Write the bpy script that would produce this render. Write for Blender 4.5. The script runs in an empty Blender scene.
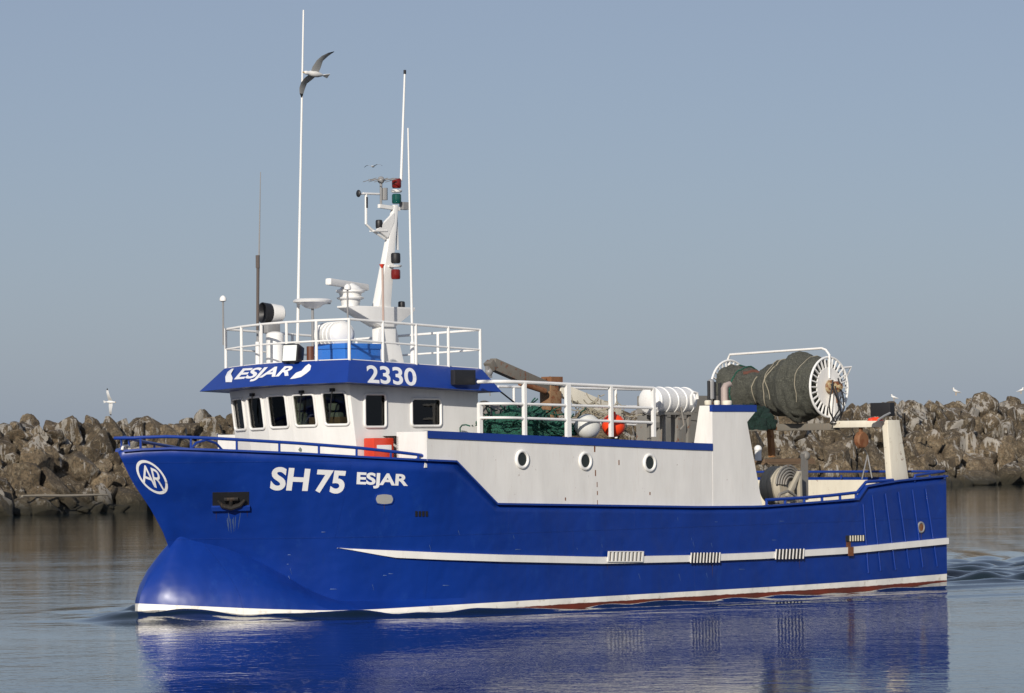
import bpy, bmesh, math, random
import numpy as np
from mathutils import Vector, Matrix, noise
from mathutils.bvhtree import BVHTree
random.seed(7)
SC = bpy.context.scene
COL = SC.collection
rad = math.radians
# ------------------------------------------------------------------ camera
F, CX, CY = 3390.0, 512.0, 346.5
YC, RHO, D0 = 450.0, 0.010, 50.0
CAMH = 2.44
ALPHA = rad(46)
cam = bpy.data.cameras.new('camera'); camo = bpy.data.objects.new('camera', cam); COL.objects.link(camo)
cam.sensor_width = 36; cam.lens = F*36/1024; cam.clip_start = 0.5; cam.clip_end = 20000
R3 = Matrix.Rotation(math.pi/2+math.atan((YC-CY)/F), 3, 'X') @ Matrix.Rotation(-RHO, 3, 'Z')
camo.matrix_world = Matrix.Translation((0, 0, CAMH)) @ R3.to_4x4()
SC.camera = camo
CAM = Vector((0, 0, CAMH))
# ------------------------------------------------------------------ sky and sun
SUN_EL, SUN_AZ = rad(23), rad(194)      # azimuth clockwise from +Y (seen from above)
w = bpy.data.worlds.new('World'); SC.world = w; w.use_nodes = True
nt = w.node_tree; nt.nodes.clear()
out = nt.nodes.new('ShaderNodeOutputWorld'); bg = nt.nodes.new('ShaderNodeBackground')
sky = nt.nodes.new('ShaderNodeTexSky'); sky.sky_type = 'NISHITA'; sky.sun_disc = False
sky.sun_elevation = SUN_EL; sky.sun_rotation = SUN_AZ
sky.altitude = 0; sky.air_density = 1.0; sky.dust_density = 1.2; sky.ozone_density = 3.0
tint = nt.nodes.new('ShaderNodeMix'); tint.data_type = 'RGBA'; tint.blend_type = 'MULTIPLY'
tint.inputs['Factor'].default_value = 1.0
tint.inputs['B'].default_value = (0.86, 0.88, 1.0, 1)
nt.links.new(sky.outputs[0], tint.inputs['A'])
veil = nt.nodes.new('ShaderNodeMix'); veil.data_type = 'RGBA'; veil.inputs['Factor'].default_value = .65
tcw = nt.nodes.new('ShaderNodeTexCoord'); sepw = nt.nodes.new('ShaderNodeSeparateXYZ'); vr = nt.nodes.new('ShaderNodeValToRGB')
nt.links.new(tcw.outputs['Generated'], sepw.inputs[0]); nt.links.new(sepw.outputs[2], vr.inputs[0])
vr.color_ramp.elements[0].position = 0.0; vr.color_ramp.elements[0].color = (3.10, 3.68, 4.75, 1)      # thin haze, clearer higher up
vr.color_ramp.elements[1].position = 1.0; vr.color_ramp.elements[1].color = (1.8, 2.3, 3.5, 1)
e_ = vr.color_ramp.elements.new(.13); e_.color = (2.95, 3.30, 4.05, 1)
nt.links.new(vr.outputs[0], veil.inputs['B'])
nt.links.new(tint.outputs['Result'], veil.inputs['A']); nt.links.new(veil.outputs['Result'], bg.inputs[0])
bg.inputs[1].default_value = 0.10
nt.links.new(bg.outputs[0], out.inputs[0])
sl = bpy.data.lights.new('sun', 'SUN'); so = bpy.data.objects.new('sun', sl); COL.objects.link(so)
sl.energy = 4.5; sl.angle = rad(0.5); sl.color = (1.0, 0.93, 0.83)
sdir = Vector((math.sin(SUN_AZ)*math.cos(SUN_EL), math.cos(SUN_AZ)*math.cos(SUN_EL), math.sin(SUN_EL)))
so.rotation_euler = sdir.to_track_quat('Z', 'Y').to_euler()
so.location = (-20, -20, 40)
vs = SC.view_settings
vs.view_transform = 'Standard'; vs.look = 'None'; vs.gamma = 1; vs.use_curve_mapping = False; vs.exposure = 0.0

# ------------------------------------------------------------------ geometry helpers
def ray(u, v):
    return R3 @ Vector(((u-CX)/F, -(v-CY)/F, -1))
d_ = ray(118, 452); ORG = CAM + d_*(D0/d_.y); ORG.z = 0
AFT = Vector((math.cos(ALPHA), math.sin(ALPHA), 0)); PORT = Vector((math.sin(ALPHA), -math.cos(ALPHA), 0))
UP = Vector((0, 0, 1))
SHIP_ROT = Matrix((-AFT, PORT, UP)).transposed()          # local x forward, y port, z up
SHIP_M = Matrix.Translation(ORG) @ SHIP_ROT.to_4x4()
def at(u, v, Y):
    """(aft, up) of the boat's plane Y seen at u, v in the photograph"""
    d = ray(u, v); t = (ORG+PORT*Y-CAM).dot(PORT)/d.dot(PORT); p = CAM+d*t-ORG
    return p.dot(AFT), p.z
def atX(u, v, X):
    d = ray(u, v); t = (ORG+AFT*X-CAM).dot(AFT)/d.dot(AFT); p = CAM+d*t-ORG
    return p.dot(PORT), p.z
def p3(u, v, Y):
    x, z = at(u, v, Y); return Vector((x, Y, z))
def q3(u, v, X):
    y, z = atX(u, v, X); return Vector((X, y, z))
def pix(X, Y, Z):
    q = R3.transposed() @ (ORG+AFT*X+PORT*Y+UP*Z-CAM)
    return CX-F*q.x/q.z, CY+F*q.y/q.z
def zat(X, Y, v):
    """height at (X, Y) that falls on picture row v"""
    z0, z1 = 0.0, 5.0
    v0 = pix(X, Y, z0)[1]; v1 = pix(X, Y, z1)[1]
    return z0+(v-v0)/(v1-v0)*(z1-z0)
def hermite(xs, ys, n=0):
    """smooth monotone-ish interpolator"""
    xs = list(map(float, xs)); ys = list(map(float, ys)); m = []
    for i in range(len(xs)):
        if i == 0: m.append((ys[1]-ys[0])/(xs[1]-xs[0]))
        elif i == len(xs)-1: m.append((ys[-1]-ys[-2])/(xs[-1]-xs[-2]))
        else:
            a = (ys[i]-ys[i-1])/(xs[i]-xs[i-1]); b = (ys[i+1]-ys[i])/(xs[i+1]-xs[i])
            m.append(0 if a*b <= 0 else 2*a*b/(a+b))
    def f(x):
        if x <= xs[0]: return ys[0]
        if x >= xs[-1]: return ys[-1]
        i = max(k for k in range(len(xs)) if xs[k] <= x); i = min(i, len(xs)-2)
        h = xs[i+1]-xs[i]; t = (x-xs[i])/h
        return (2*t**3-3*t*t+1)*ys[i]+(t**3-2*t*t+t)*h*m[i]+(-2*t**3+3*t*t)*ys[i+1]+(t**3-t*t)*h*m[i+1]
    return f

class MB:
    """collects shapes in boat coordinates (aft, port, up) unless ship=False"""
    def __init__(s, ship=True): s.v = []; s.f = []; s.ship = ship
    def add(s, vs, fs):
        n = len(s.v); s.v += [Vector(p) for p in vs]; s.f += [tuple(i+n for i in f) for f in fs]; return s
    def hexa(s, a, b):
        """a, b: two quads"""
        n = len(a); fs = [tuple(range(n))[::-1], tuple(range(n, 2*n))]
        fs += [(i, (i+1) % n, n+(i+1) % n, n+i) for i in range(n)]
        return s.add(list(a)+list(b), fs)
    def box(s, x0, x1, y0, y1, z0, z1):
        return s.hexa([(x0, y0, z0), (x1, y0, z0), (x1, y1, z0), (x0, y1, z0)], [(x0, y0, z1), (x1, y0, z1), (x1, y1, z1), (x0, y1, z1)])
    def prism(s, pts, ext):
        e = Vector(ext); return s.hexa(pts, [Vector(p)+e for p in pts])
    def bar(s, a, b, w, h=None, up=(0, 0, 1)):
        a = Vector(a); b = Vector(b); h = h or w; d = (b-a).normalized(); u = Vector(up)
        if abs(d.dot(u)) > .95: u = Vector((1, 0, 0))
        sx = d.cross(u).normalized(); uz = sx.cross(d)
        q = [sx*w/2+uz*h/2, -sx*w/2+uz*h/2, -sx*w/2-uz*h/2, sx*w/2-uz*h/2]
        return s.hexa([a+k for k in q], [b+k for k in q])
    def tube(s, pts, r, n=8, closed=False, caps=True):
        pts = [Vector(p) for p in pts]; m = len(pts); rs = r if isinstance(r, (list, tuple)) else [r]*m
        T = []
        for i in range(m):
            a = pts[i-1] if (i > 0 or closed) else pts[i]; b = pts[(i+1) % m] if (i < m-1 or closed) else pts[i]
            T.append((b-a).normalized())
        u = Vector((0, 0, 1)) if abs(T[0].z) < .9 else Vector((1, 0, 0))
        nn = (u-T[0]*u.dot(T[0])).normalized(); vs = []
        for i in range(m):
            if i: nn = (nn-T[i]*nn.dot(T[i])).normalized()
            bn = T[i].cross(nn)
            for k in range(n):
                a = 2*math.pi*k/n; vs.append(pts[i]+(nn*math.cos(a)+bn*math.sin(a))*rs[i])
        fs = []
        for i in range(m if closed else m-1):
            j = (i+1) % m
            for k in range(n): fs.append((i*n+k, i*n+(k+1) % n, j*n+(k+1) % n, j*n+k))
        if caps and not closed: fs += [tuple(range(n))[::-1], tuple((m-1)*n+k for k in range(n))]
        return s.add(vs, fs)
    def lathe(s, p, ax, prof, n=24, lump=None):
        """prof: list of (distance along axis, radius)"""
        p = Vector(p); ax = Vector(ax).normalized(); u = Vector((0, 0, 1)) if abs(ax.z) < .9 else Vector((1, 0, 0))
        a1 = (u-ax*u.dot(ax)).normalized(); a2 = ax.cross(a1); vs = []
        for i, (t, r) in enumerate(prof):
            for k in range(n):
                a = 2*math.pi*k/n; rr = r*(lump(t, a) if lump else 1)
                vs.append(p+ax*t+(a1*math.cos(a)+a2*math.sin(a))*rr)
        fs = [(i*n+k, i*n+(k+1) % n, (i+1)*n+(k+1) % n, (i+1)*n+k) for i in range(len(prof)-1) for k in range(n)]
        fs += [tuple(range(n))[::-1], tuple((len(prof)-1)*n+k for k in range(n))]
        return s.add(vs, fs)
    def cyl(s, a, b, r, r2=None, n=16):
        a = Vector(a); b = Vector(b); L = (b-a).length
        return s.lathe(a, b-a, [(0, r), (L, r if r2 is None else r2)], n)
    def ball(s, c, r, sx=1, sy=1, sz=1, n=20):
        c = Vector(c); m = n//2; vs = []; fs = []
        for i in range(1, m):
            th = math.pi*i/m
            for k in range(n):
                a = 2*math.pi*k/n; vs.append(c+Vector((math.sin(th)*math.cos(a)*r*sx, math.sin(th)*math.sin(a)*r*sy, math.cos(th)*r*sz)))
        vs += [c+Vector((0, 0, r*sz)), c-Vector((0, 0, r*sz))]; t = len(vs)-2
        for i in range(m-2):
            for k in range(n): fs.append((i*n+k, i*n+(k+1) % n, (i+1)*n+(k+1) % n, (i+1)*n+k))
        for k in range(n): fs += [(t, (k+1) % n, k), (t+1, (m-2)*n+k, (m-2)*n+(k+1) % n)]
        return s.add(vs, fs)
    def build(s, name, mat, parent=None, origin=None, smooth=35, bevel=0, free=False):
        me = bpy.data.meshes.new(name); o3 = Vector(origin) if origin else Vector((0, 0, 0))
        if s.ship: vv = [((-(p.x-o3.x)), p.y-o3.y, p.z-o3.z) for p in s.v]
        else: vv = [tuple(p-o3) for p in s.v]
        me.from_pydata(vv, [], s.f)
        bm = bmesh.new(); bm.from_mesh(me)
        bmesh.ops.recalc_face_normals(bm, faces=bm.faces)
        if bevel:
            es = [e for e in bm.edges if len(e.link_faces) == 2 and e.calc_face_angle(0) > rad(40)]
            bmesh.ops.bevel(bm, geom=es, offset=bevel, segments=2, profile=.6, affect='EDGES', clamp_overlap=True)
        bm.to_mesh(me); bm.free()
        me.polygons.foreach_set('use_smooth', [True]*len(me.polygons)); me.set_sharp_from_angle(angle=rad(smooth))
        if mat: me.materials.append(mat)
        o = bpy.data.objects.new(name, me); COL.objects.link(o)
        if parent is not None:
            o.parent = parent
            if s.ship: o.location = (-o3.x, o3.y, o3.z)
            elif origin: o.location = o3
        elif s.ship:
            o.matrix_world = Matrix.Translation(ORG+AFT*o3.x+PORT*o3.y+UP*o3.z) @ SHIP_ROT.to_4x4()
        else: o.location = o3
        return o
def tag(o, label, cat, group=None, kind=None):
    if label: o['label'] = label
    if cat: o['category'] = cat
    if group: o['group'] = group
    if kind: o['kind'] = kind
    return o
def empty(name, label, cat, m, group=None):
    o = bpy.data.objects.new(name, None); COL.objects.link(o); o.matrix_world = m; o.empty_display_size = .3
    return tag(o, label, cat, group)
def ship_empty(name, label, cat, X, Y, Z, group=None):
    return empty(name, label, cat, Matrix.Translation(ORG+AFT*X+PORT*Y+UP*Z) @ SHIP_ROT.to_4x4(), group)
def rebase(mb, X, Y, Z):
    """shift shapes into the frame of a thing whose empty stands at X, Y, Z"""
    mb.v = [p-Vector((X, Y, Z)) for p in mb.v]; return mb

# ------------------------------------------------------------------ materials
def mat(name): 
    m = bpy.data.materials.new(name); m.use_nodes = True
    return m, m.node_tree, m.node_tree.nodes['Principled BSDF']
def N(nt, t, **k):
    n = nt.nodes.new(t)
    for a, b in k.items(): setattr(n, a, b)
    return n
def ramp(nt, src, p0, p1, c0=(0, 0, 0, 1), c1=(1, 1, 1, 1)):
    r = N(nt, 'ShaderNodeValToRGB'); r.color_ramp.elements[0].position = p0; r.color_ramp.elements[1].position = p1
    r.color_ramp.elements[0].color = c0; r.color_ramp.elements[1].color = c1
    nt.links.new(src, r.inputs[0]); return r.outputs[0]
def mixc(nt, fac, a, b, mode='MIX'):
    m = N(nt, 'ShaderNodeMix', data_type='RGBA', blend_type=mode)
    for k, s in (('Factor', fac), ('A', a), ('B', b)):
        if hasattr(s, 'links') or isinstance(s, bpy.types.NodeSocket): nt.links.new(s, m.inputs[k])
        elif k == 'Factor': m.inputs[k].default_value = s
        else: m.inputs[k].default_value = (*s[:3], 1)
    return m.outputs['Result']
def noise_tex(nt, scale, vec=None, detail=4, rough=.6, mapscale=None, dist=0):
    n = N(nt, 'ShaderNodeTexNoise'); n.inputs['Scale'].default_value = scale; n.inputs['Detail'].default_value = detail
    n.inputs['Roughness'].default_value = rough; n.inputs['Distortion'].default_value = dist
    if vec is None: vec = N(nt, 'ShaderNodeTexCoord').outputs['Object']
    if mapscale:
        mp = N(nt, 'ShaderNodeMapping'); mp.inputs['Scale'].default_value = mapscale
        nt.links.new(vec, mp.inputs['Vector']); vec = mp.outputs[0]
    nt.links.new(vec, n.inputs['Vector']); return n.outputs['Fac']
def bump(nt, b, h, strength, dist):
    n = N(nt, 'ShaderNodeBump'); n.inputs['Strength'].default_value = strength; n.inputs['Distance'].default_value = dist
    nt.links.new(h, n.inputs['Height']); nt.links.new(n.outputs[0], b.inputs['Normal']); return n
def paint(name, col, rough=.35, dirt=(.35, .2, .1), amount=.25, rust=0.0, coat=0.0, streak=True, bumpd=.002):
    m, nt, b = mat(name)
    n1 = noise_tex(nt, 3.0, mapscale=(1, 1, .25) if streak else None)
    n2 = noise_tex(nt, 22.0, mapscale=(1, 1, .12) if streak else None, detail=6)
    c = mixc(nt, ramp(nt, n1, .3, .75), col, tuple(x*.86 for x in col))
    k = ramp(nt, n2, .55, .85)
    dm = N(nt, 'ShaderNodeMath', operation='MULTIPLY'); nt.links.new(k, dm.inputs[0]); dm.inputs[1].default_value = amount
    c = mixc(nt, dm.outputs[0], c, dirt)
    if rust:
        n3 = noise_tex(nt, 9.0, detail=8, rough=.7)
        rr = ramp(nt, n3, 1-rust-.05, 1-rust+.02)
        c = mixc(nt, rr, c, (.16, .055, .02))
    nt.links.new(c, b.inputs['Base Color']); b.inputs['Roughness'].default_value = rough
    if coat: b.inputs['Coat Weight'].default_value = coat; b.inputs['Coat Roughness'].default_value = .15
    n4 = noise_tex(nt, 1.6, detail=2); bump(nt, b, n4, .5, bumpd*6)
    return m
WHITE = paint('white_paint', (.80, .78, .74), .38, amount=.18, rust=.28)
WHITE2 = paint('clean_white', (.80, .79, .76), .35, amount=.08)
CREAM = paint('cream_paint', (.72, .67, .55), .5, amount=.35, rust=.33)
BLUE = paint('blue_trim', (.0085, .040, .25), .32, dirt=(.01, .02, .1), amount=.3)
LBLUE = paint('light_blue_box', (.03, .16, .55), .45, amount=.1)
RED = paint('red_box', (.62, .05, .02), .4, amount=.1)
ORANGE = paint('orange_buoy', (.85, .06, .012), .4, dirt=(.4, .05, .02), amount=.2, streak=False)
GREYP = paint('grey_paint', (.20, .19, .17), .6, amount=.4, rust=.36)
CRANE = paint('crane_paint', (.17, .155, .13), .6, dirt=(.12, .06, .03), amount=.4, rust=.38)
RUSTY = paint('rusty_steel', (.22, .10, .045), .8, dirt=(.05, .03, .02), amount=.6, rust=.45)
DARK = paint('black_parts_and_shade', (.015, .015, .017), .5, amount=.15, dirt=(.06, .06, .06))
GALV = paint('galvanised_steel', (.26, .26, .26), .45, amount=.3)
WOOD = paint('wet_wood', (.17, .11, .065), .8, amount=.5, dirt=(.05, .03, .02))
HOSE = paint('beige_hose', (.40, .36, .28), .7, amount=.35)
ROPE = paint('pale_rope', (.30, .27, .20), .9, streak=False)
LETTER = paint('white_lettering', (.78, .78, .78), .4, amount=.05)
REDL = paint('red_lens', (.16, .010, .008), .15, amount=0)
GREENL = paint('green_lens', (.006, .07, .06), .15, amount=0)
SEAT = paint('seat_cloth', (.16, .19, .17), .8)
INNER = paint('cabin_lining', (.16, .11, .06), .8)
def glass_mat():
    m, nt, b = mat('window_glass'); nt.nodes.remove(b)
    o = nt.nodes['Material Output']; t = N(nt, 'ShaderNodeBsdfTransparent'); t.inputs[0].default_value = (.72, .74, .70, 1)
    g = N(nt, 'ShaderNodeBsdfGlossy'); g.inputs['Roughness'].default_value = .02
    fr = N(nt, 'ShaderNodeFresnel'); fr.inputs[0].default_value = 1.5; mx = N(nt, 'ShaderNodeMixShader')
    nt.links.new(fr.outputs[0], mx.inputs[0]); nt.links.new(t.outputs[0], mx.inputs[1]); nt.links.new(g.outputs[0], mx.inputs[2])
    nt.links.new(mx.outputs[0], o.inputs[0]); return m
GLASS = glass_mat()
def dark_glass():
    m, nt, b = mat('dark_glass'); b.inputs['Base Color'].default_value = (.02, .025, .022, 1); b.inputs['Roughness'].default_value = .08; return m
DGLASS = dark_glass()
def mirror_mat():
    m, nt, b = mat('lamp_reflector'); b.inputs['Base Color'].default_value = (.80, .83, .80, 1); b.inputs['Metallic'].default_value = 0
    b.inputs['Roughness'].default_value = .35; return m
MIRROR = mirror_mat()
def net_mat(name, c0, c1, scale=60):
    m, nt, b = mat(name)
    v = N(nt, 'ShaderNodeTexVoronoi', feature='DISTANCE_TO_EDGE'); v.inputs['Scale'].default_value = scale
    tc = N(nt, 'ShaderNodeTexCoord'); nt.links.new(tc.outputs['Object'], v.inputs['Vector'])
    n1 = noise_tex(nt, 5, detail=6, rough=.7); n2 = noise_tex(nt, 40, detail=4)
    c = mixc(nt, ramp(nt, n1, .35, .65), c0, c1)
    c = mixc(nt, ramp(nt, n2, .4, .7), c, tuple(x*.45 for x in c0))
    c = mixc(nt, ramp(nt, v.outputs['Distance'], .02, .12), tuple(min(1, x*1.3) for x in c1), c)
    nt.links.new(c, b.inputs['Base Color']); b.inputs['Roughness'].default_value = .95
    a = N(nt, 'ShaderNodeMath', operation='ADD'); nt.links.new(n2, a.inputs[0]); nt.links.new(v.outputs['Distance'], a.inputs[1])
    bump(nt, b, a.outputs[0], 1, .03); return m
NETG = net_mat('grey_green_net', (.050, .053, .042), (.110, .110, .088), 60)
NETB = net_mat('green_trawl_net', (.008, .050, .036), (.016, .11, .072), 30)

def hull_mat():
    m, nt, b = mat('hull_paint')
    tc = N(nt, 'ShaderNodeTexCoord'); sp = N(nt, 'ShaderNodeSeparateXYZ'); nt.links.new(tc.outputs['Object'], sp.inputs[0])
    # aft coordinate 0..1 along 18 m
    ax = N(nt, 'ShaderNodeMath', operation='MULTIPLY'); nt.links.new(sp.outputs[0], ax.inputs[0]); ax.inputs[1].default_value = -1/18
    def curve(pts):
        fc = N(nt, 'ShaderNodeFloatCurve'); cv = fc.mapping.curves[0]
        cv.points[0].location = (pts[0][0]/18, pts[0][1]+.3); cv.points[1].location = (pts[-1][0]/18, pts[-1][1]+.3)
        for x, z in pts[1:-1]: cv.points.new(x/18, z+.3)
        fc.mapping.use_clip = False; fc.mapping.update(); nt.links.new(ax.outputs[0], fc.inputs['Value'])
        s = N(nt, 'ShaderNodeMath', operation='SUBTRACT'); nt.links.new(fc.outputs[0], s.inputs[0]); s.inputs[1].default_value = .3
        return s.outputs[0]
    wob = noise_tex(nt, 6, detail=5); wm = N(nt, 'ShaderNodeMath', operation='MULTIPLY_ADD'); nt.links.new(wob, wm.inputs[0])
    wm.inputs[1].default_value = .03; wm.inputs[2].default_value = -.015
    def above(line, w=0.004, ragged=False):
        s = N(nt, 'ShaderNodeMath', operation='SUBTRACT'); nt.links.new(sp.outputs[2], s.inputs[0]); nt.links.new(line, s.inputs[1])
        src = s.outputs[0]
        if ragged:
            a = N(nt, 'ShaderNodeMath', operation='ADD'); nt.links.new(src, a.inputs[0]); nt.links.new(wm.outputs[0], a.inputs[1]); src = a.outputs[0]
        g = N(nt, 'ShaderNodeMath', operation='MULTIPLY_ADD', use_clamp=True); nt.links.new(src, g.inputs[0]); g.inputs[1].default_value = 1/w; g.inputs[2].default_value = .5
        return g.outputs[0]
    top = curve(BOOT_TOP); bot = curve(BOOT_BOT)
    n1 = noise_tex(nt, 1.2, mapscale=(1, 1, .3)); n2 = noise_tex(nt, 14, mapscale=(1, 1, .08), detail=7, rough=.65)
    blue = mixc(nt, ramp(nt, n1, .3, .7), (.0035, .032, .235), (.0030, .026, .19))
    blue = mixc(nt, ramp(nt, n2, .56, .9, c1=(.5, .5, .5, 1)), blue, (.008, .03, .14))
    n3 = noise_tex(nt, 30, detail=8, rough=.8); blue = mixc(nt, ramp(nt, n3, .68, .72, c1=(.5, .5, .5, 1)), blue, (.08, .14, .35))
    n6 = noise_tex(nt, 2.2, detail=9, rough=.8, mapscale=(1, 1, .5)); blue = mixc(nt, ramp(nt, n6, .56, .66, c1=(.35, .35, .35, 1)), blue, (.012, .055, .26))
    white = mixc(nt, ramp(nt, noise_tex(nt, 7, detail=7, rough=.7), .56, .8), (.78, .75, .69), (.36, .29, .20))
    red = mixc(nt, ramp(nt, n1, .3, .7), (.20, .035, .018), (.09, .03, .02))
    c = mixc(nt, above(bot, .01, True), red, white)
    c = mixc(nt, above(top), c, blue)
    nt.links.new(c, b.inputs['Base Color']); b.inputs['Roughness'].default_value = .40
    b.inputs['Coat Weight'].default_value = .12; b.inputs['Coat Roughness'].default_value = .25; b.inputs['Specular IOR Level'].default_value = .35
    # plate seams and slight dishing between the frames
    wv = N(nt, 'ShaderNodeTexWave', wave_type='BANDS', bands_direction='X'); wv.inputs['Scale'].default_value = .26; nt.links.new(tc.outputs['Object'], wv.inputs['Vector'])
    seam = N(nt, 'ShaderNodeTexBrick'); seam.inputs['Scale'].default_value = 1; seam.inputs['Mortar Size'].default_value = .006; seam.inputs['Brick Width'].default_value = 2.9; seam.inputs['Row Height'].default_value = 1.15
    sw = N(nt, 'ShaderNodeCombineXYZ'); nt.links.new(sp.outputs[0], sw.inputs[0]); nt.links.new(sp.outputs[2], sw.inputs[1]); nt.links.new(sw.outputs[0], seam.inputs['Vector'])
    n5 = noise_tex(nt, .9, detail=3); a = N(nt, 'ShaderNodeMath', operation='MULTIPLY_ADD'); nt.links.new(wv.outputs['Fac'], a.inputs[0]); a.inputs[1].default_value = .25; nt.links.new(n5, a.inputs[2])
    a2 = N(nt, 'ShaderNodeMath', operation='MULTIPLY_ADD'); nt.links.new(seam.outputs['Fac'], a2.inputs[0]); a2.inputs[1].default_value = .12; nt.links.new(a.outputs[0], a2.inputs[2])
    bump(nt, b, a2.outputs[0], 1, .06)
    return m

# ------------------------------------------------------------------ water
def water_mat():
    m, nt, b = mat('harbour_water')
    b.inputs['Base Color'].default_value = (.006, .014, .016, 1); b.inputs['Roughness'].default_value = .04; b.inputs['IOR'].default_value = 1.333
    g = N(nt, 'ShaderNodeNewGeometry'); P = g.outputs['Position']
    n1 = noise_tex(nt, 1.1, P, detail=3, rough=.55, mapscale=(1, .8, 1), dist=.3)
    n2 = noise_tex(nt, 5.0, P, detail=3, rough=.6, mapscale=(.8, 1, 1))
    n3 = noise_tex(nt, .05, P, detail=2)
    n0 = noise_tex(nt, 1.0, P, detail=3, rough=.5, mapscale=(.11, .26, 1), dist=.4)
    amp = ramp(nt, n3, .4, .62, c0=(.45, .45, .45, 1))
    a = N(nt, 'ShaderNodeMath', operation='MULTIPLY_ADD'); nt.links.new(n2, a.inputs[0]); a.inputs[1].default_value = .34
    b1 = N(nt, 'ShaderNodeMath', operation='MULTIPLY'); nt.links.new(n1, b1.inputs[0]); b1.inputs[1].default_value = .75; nt.links.new(b1.outputs[0], a.inputs[2])
    b2 = N(nt, 'ShaderNodeMath', operation='MULTIPLY_ADD'); nt.links.new(n0, b2.inputs[0]); b2.inputs[1].default_value = 1.5; nt.links.new(a.outputs[0], b2.inputs[2]); a = b2
    mm = N(nt, 'ShaderNodeMath', operation='MULTIPLY'); nt.links.new(a.outputs[0], mm.inputs[0]); nt.links.new(amp, mm.inputs[1])
    bump(nt, b, mm.outputs[0], 1, .018)
    return m
def ship_xy(x, y):
    dx = x-ORG.x; dy = y-ORG.y
    return dx*AFT.x+dy*AFT.y, dx*PORT.x+dy*PORT.y
YW = hermite([0, .3, 1, 2, 3, 4, 5, 6, 8, 13, 17], [0, .38, .95, 1.54, 1.90, 2.12, 2.26, 2.34, 2.4, 2.4, 2.3])
YWa = np.array([YW(x*.05) for x in range(0, 400)])
def build_water():
    xs = np.concatenate([[-6000, -1500, -400, -150, -80, -40, -20, -14], np.arange(-11, 16, .09), [17, 19, 23, 30, 45, 90, 160, 400, 1500, 6000]])
    ys = np.concatenate([[-60, 0, 20, 30], np.arange(36, 48, .16), np.arange(48, 68, .085), np.arange(68, 74, .2), [76, 79, 83, 90, 100, 120, 150, 200, 300, 600, 1500, 6000, 12000]])
    XX, YY = np.meshgrid(xs, ys)
    X = (XX-ORG.x)*AFT.x+(YY-ORG.y)*AFT.y; Y = (XX-ORG.x)*PORT.x+(YY-ORG.y)*PORT.y
    hb = np.interp(X-.34, np.arange(400)*.05, YWa, left=0, right=2.3)
    rng = np.random.RandomState(3)
    Z = np.zeros_like(XX)
    # bow wave: a low ridge hugging the hull, leaning outwards aft
    dist = np.abs(Y)-hb
    rid = .10*np.exp(-((X-.1)/.55)**2)*np.exp(-(np.maximum(dist, 0)/.5)**2)
    rid += .09*np.exp(-((dist-.14-.05*np.maximum(X, 0))/(.16+.02*np.maximum(X, 0)))**2)*np.clip((X+.3)/1.0, 0, 1)*np.exp(-np.maximum(X-1, 0)/9)
    Z += rid
    r2 = .6+.5*np.sin(X*1.7+.6*np.sin(X*.9))+.35*np.sin(X*4.3+1)
    Z += .034*np.clip(r2, .1, 2)*np.exp(-((dist-.50-.04*np.sin(X*1.3))/.20)**2)*np.clip((X-3)/3, 0, 1)*np.clip((18.5-X)/2, 0, 1)
    # divergent wave train from the bow and the quarter
    for (x0, sl, am, wl) in ((0.0, .36, .035, 1.7), (9.0, .34, .03, 1.4), (15.0, .30, .075, 1.3)):
        c = (X-x0)*sl-(np.abs(Y)-1.0)
        Z += am*np.cos(c*2*math.pi/wl/.9)*np.exp(-(c/1.3)**2)*np.clip((X-x0)/2, 0, 1)*np.exp(-np.maximum(X-x0, 0)/18)
    # churned wake behind the stern
    wk = np.clip((X-16.6)/1.0, 0, 1)*np.exp(-(Y/(2.6+.12*(X-16)))**4)*np.exp(-np.maximum(X-17, 0)/25)
    t = np.zeros_like(XX)
    for i in range(26):
        a = rng.uniform(0, math.pi*2); k = rng.uniform(2.2, 9)
        t += np.cos((XX*math.cos(a)+YY*math.sin(a))*k+rng.uniform(0, 6))*.8/k
    Z += wk*.10*t
    Z += rid*.18*t+np.exp(-((X-.2)/.9)**2)*np.exp(-(dist/.8)**2)*.035*t+np.exp(-((X-2.2)/2.2)**2)*np.exp(-((dist-.25)/.35)**2)*.03*t
    Z -= .075*np.exp(-(np.maximum(dist, 0)/1.6)**2)*np.clip((X-1.5)/2, 0, 1)*np.clip((17.2-X)/2, 0, 1)
    # gentle ripples round the boat so that its own waves look alive
    near = np.exp(-(np.maximum(dist, 0)/1.2)**2)*np.clip((X+.5)/1, 0, 1)
    Z += near*.009*t
    ny, nx = XX.shape
    vs = np.stack([XX, YY, Z], -1).reshape(-1, 3)
    i = np.arange(ny-1)[:, None]*nx+np.arange(nx-1)[None, :]
    fs = np.stack([i, i+1, i+nx+1, i+nx], -1).reshape(-1, 4)
    me = bpy.data.meshes.new('water'); me.vertices.add(len(vs)); me.vertices.foreach_set('co', vs.ravel())
    me.loops.add(fs.size); me.loops.foreach_set('vertex_index', fs.ravel().astype(np.int32))
    me.polygons.add(len(fs)); me.polygons.foreach_set('loop_start', (np.arange(len(fs))*4).astype(np.int32)); me.polygons.foreach_set('loop_total', np.full(len(fs), 4, np.int32))
    me.update(calc_edges=True); me.polygons.foreach_set('use_smooth', [True]*len(me.polygons))
    me.materials.append(water_mat())
    o = bpy.data.objects.new('water', me); COL.objects.link(o); tag(o, None, None, kind='structure')
build_water()

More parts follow.
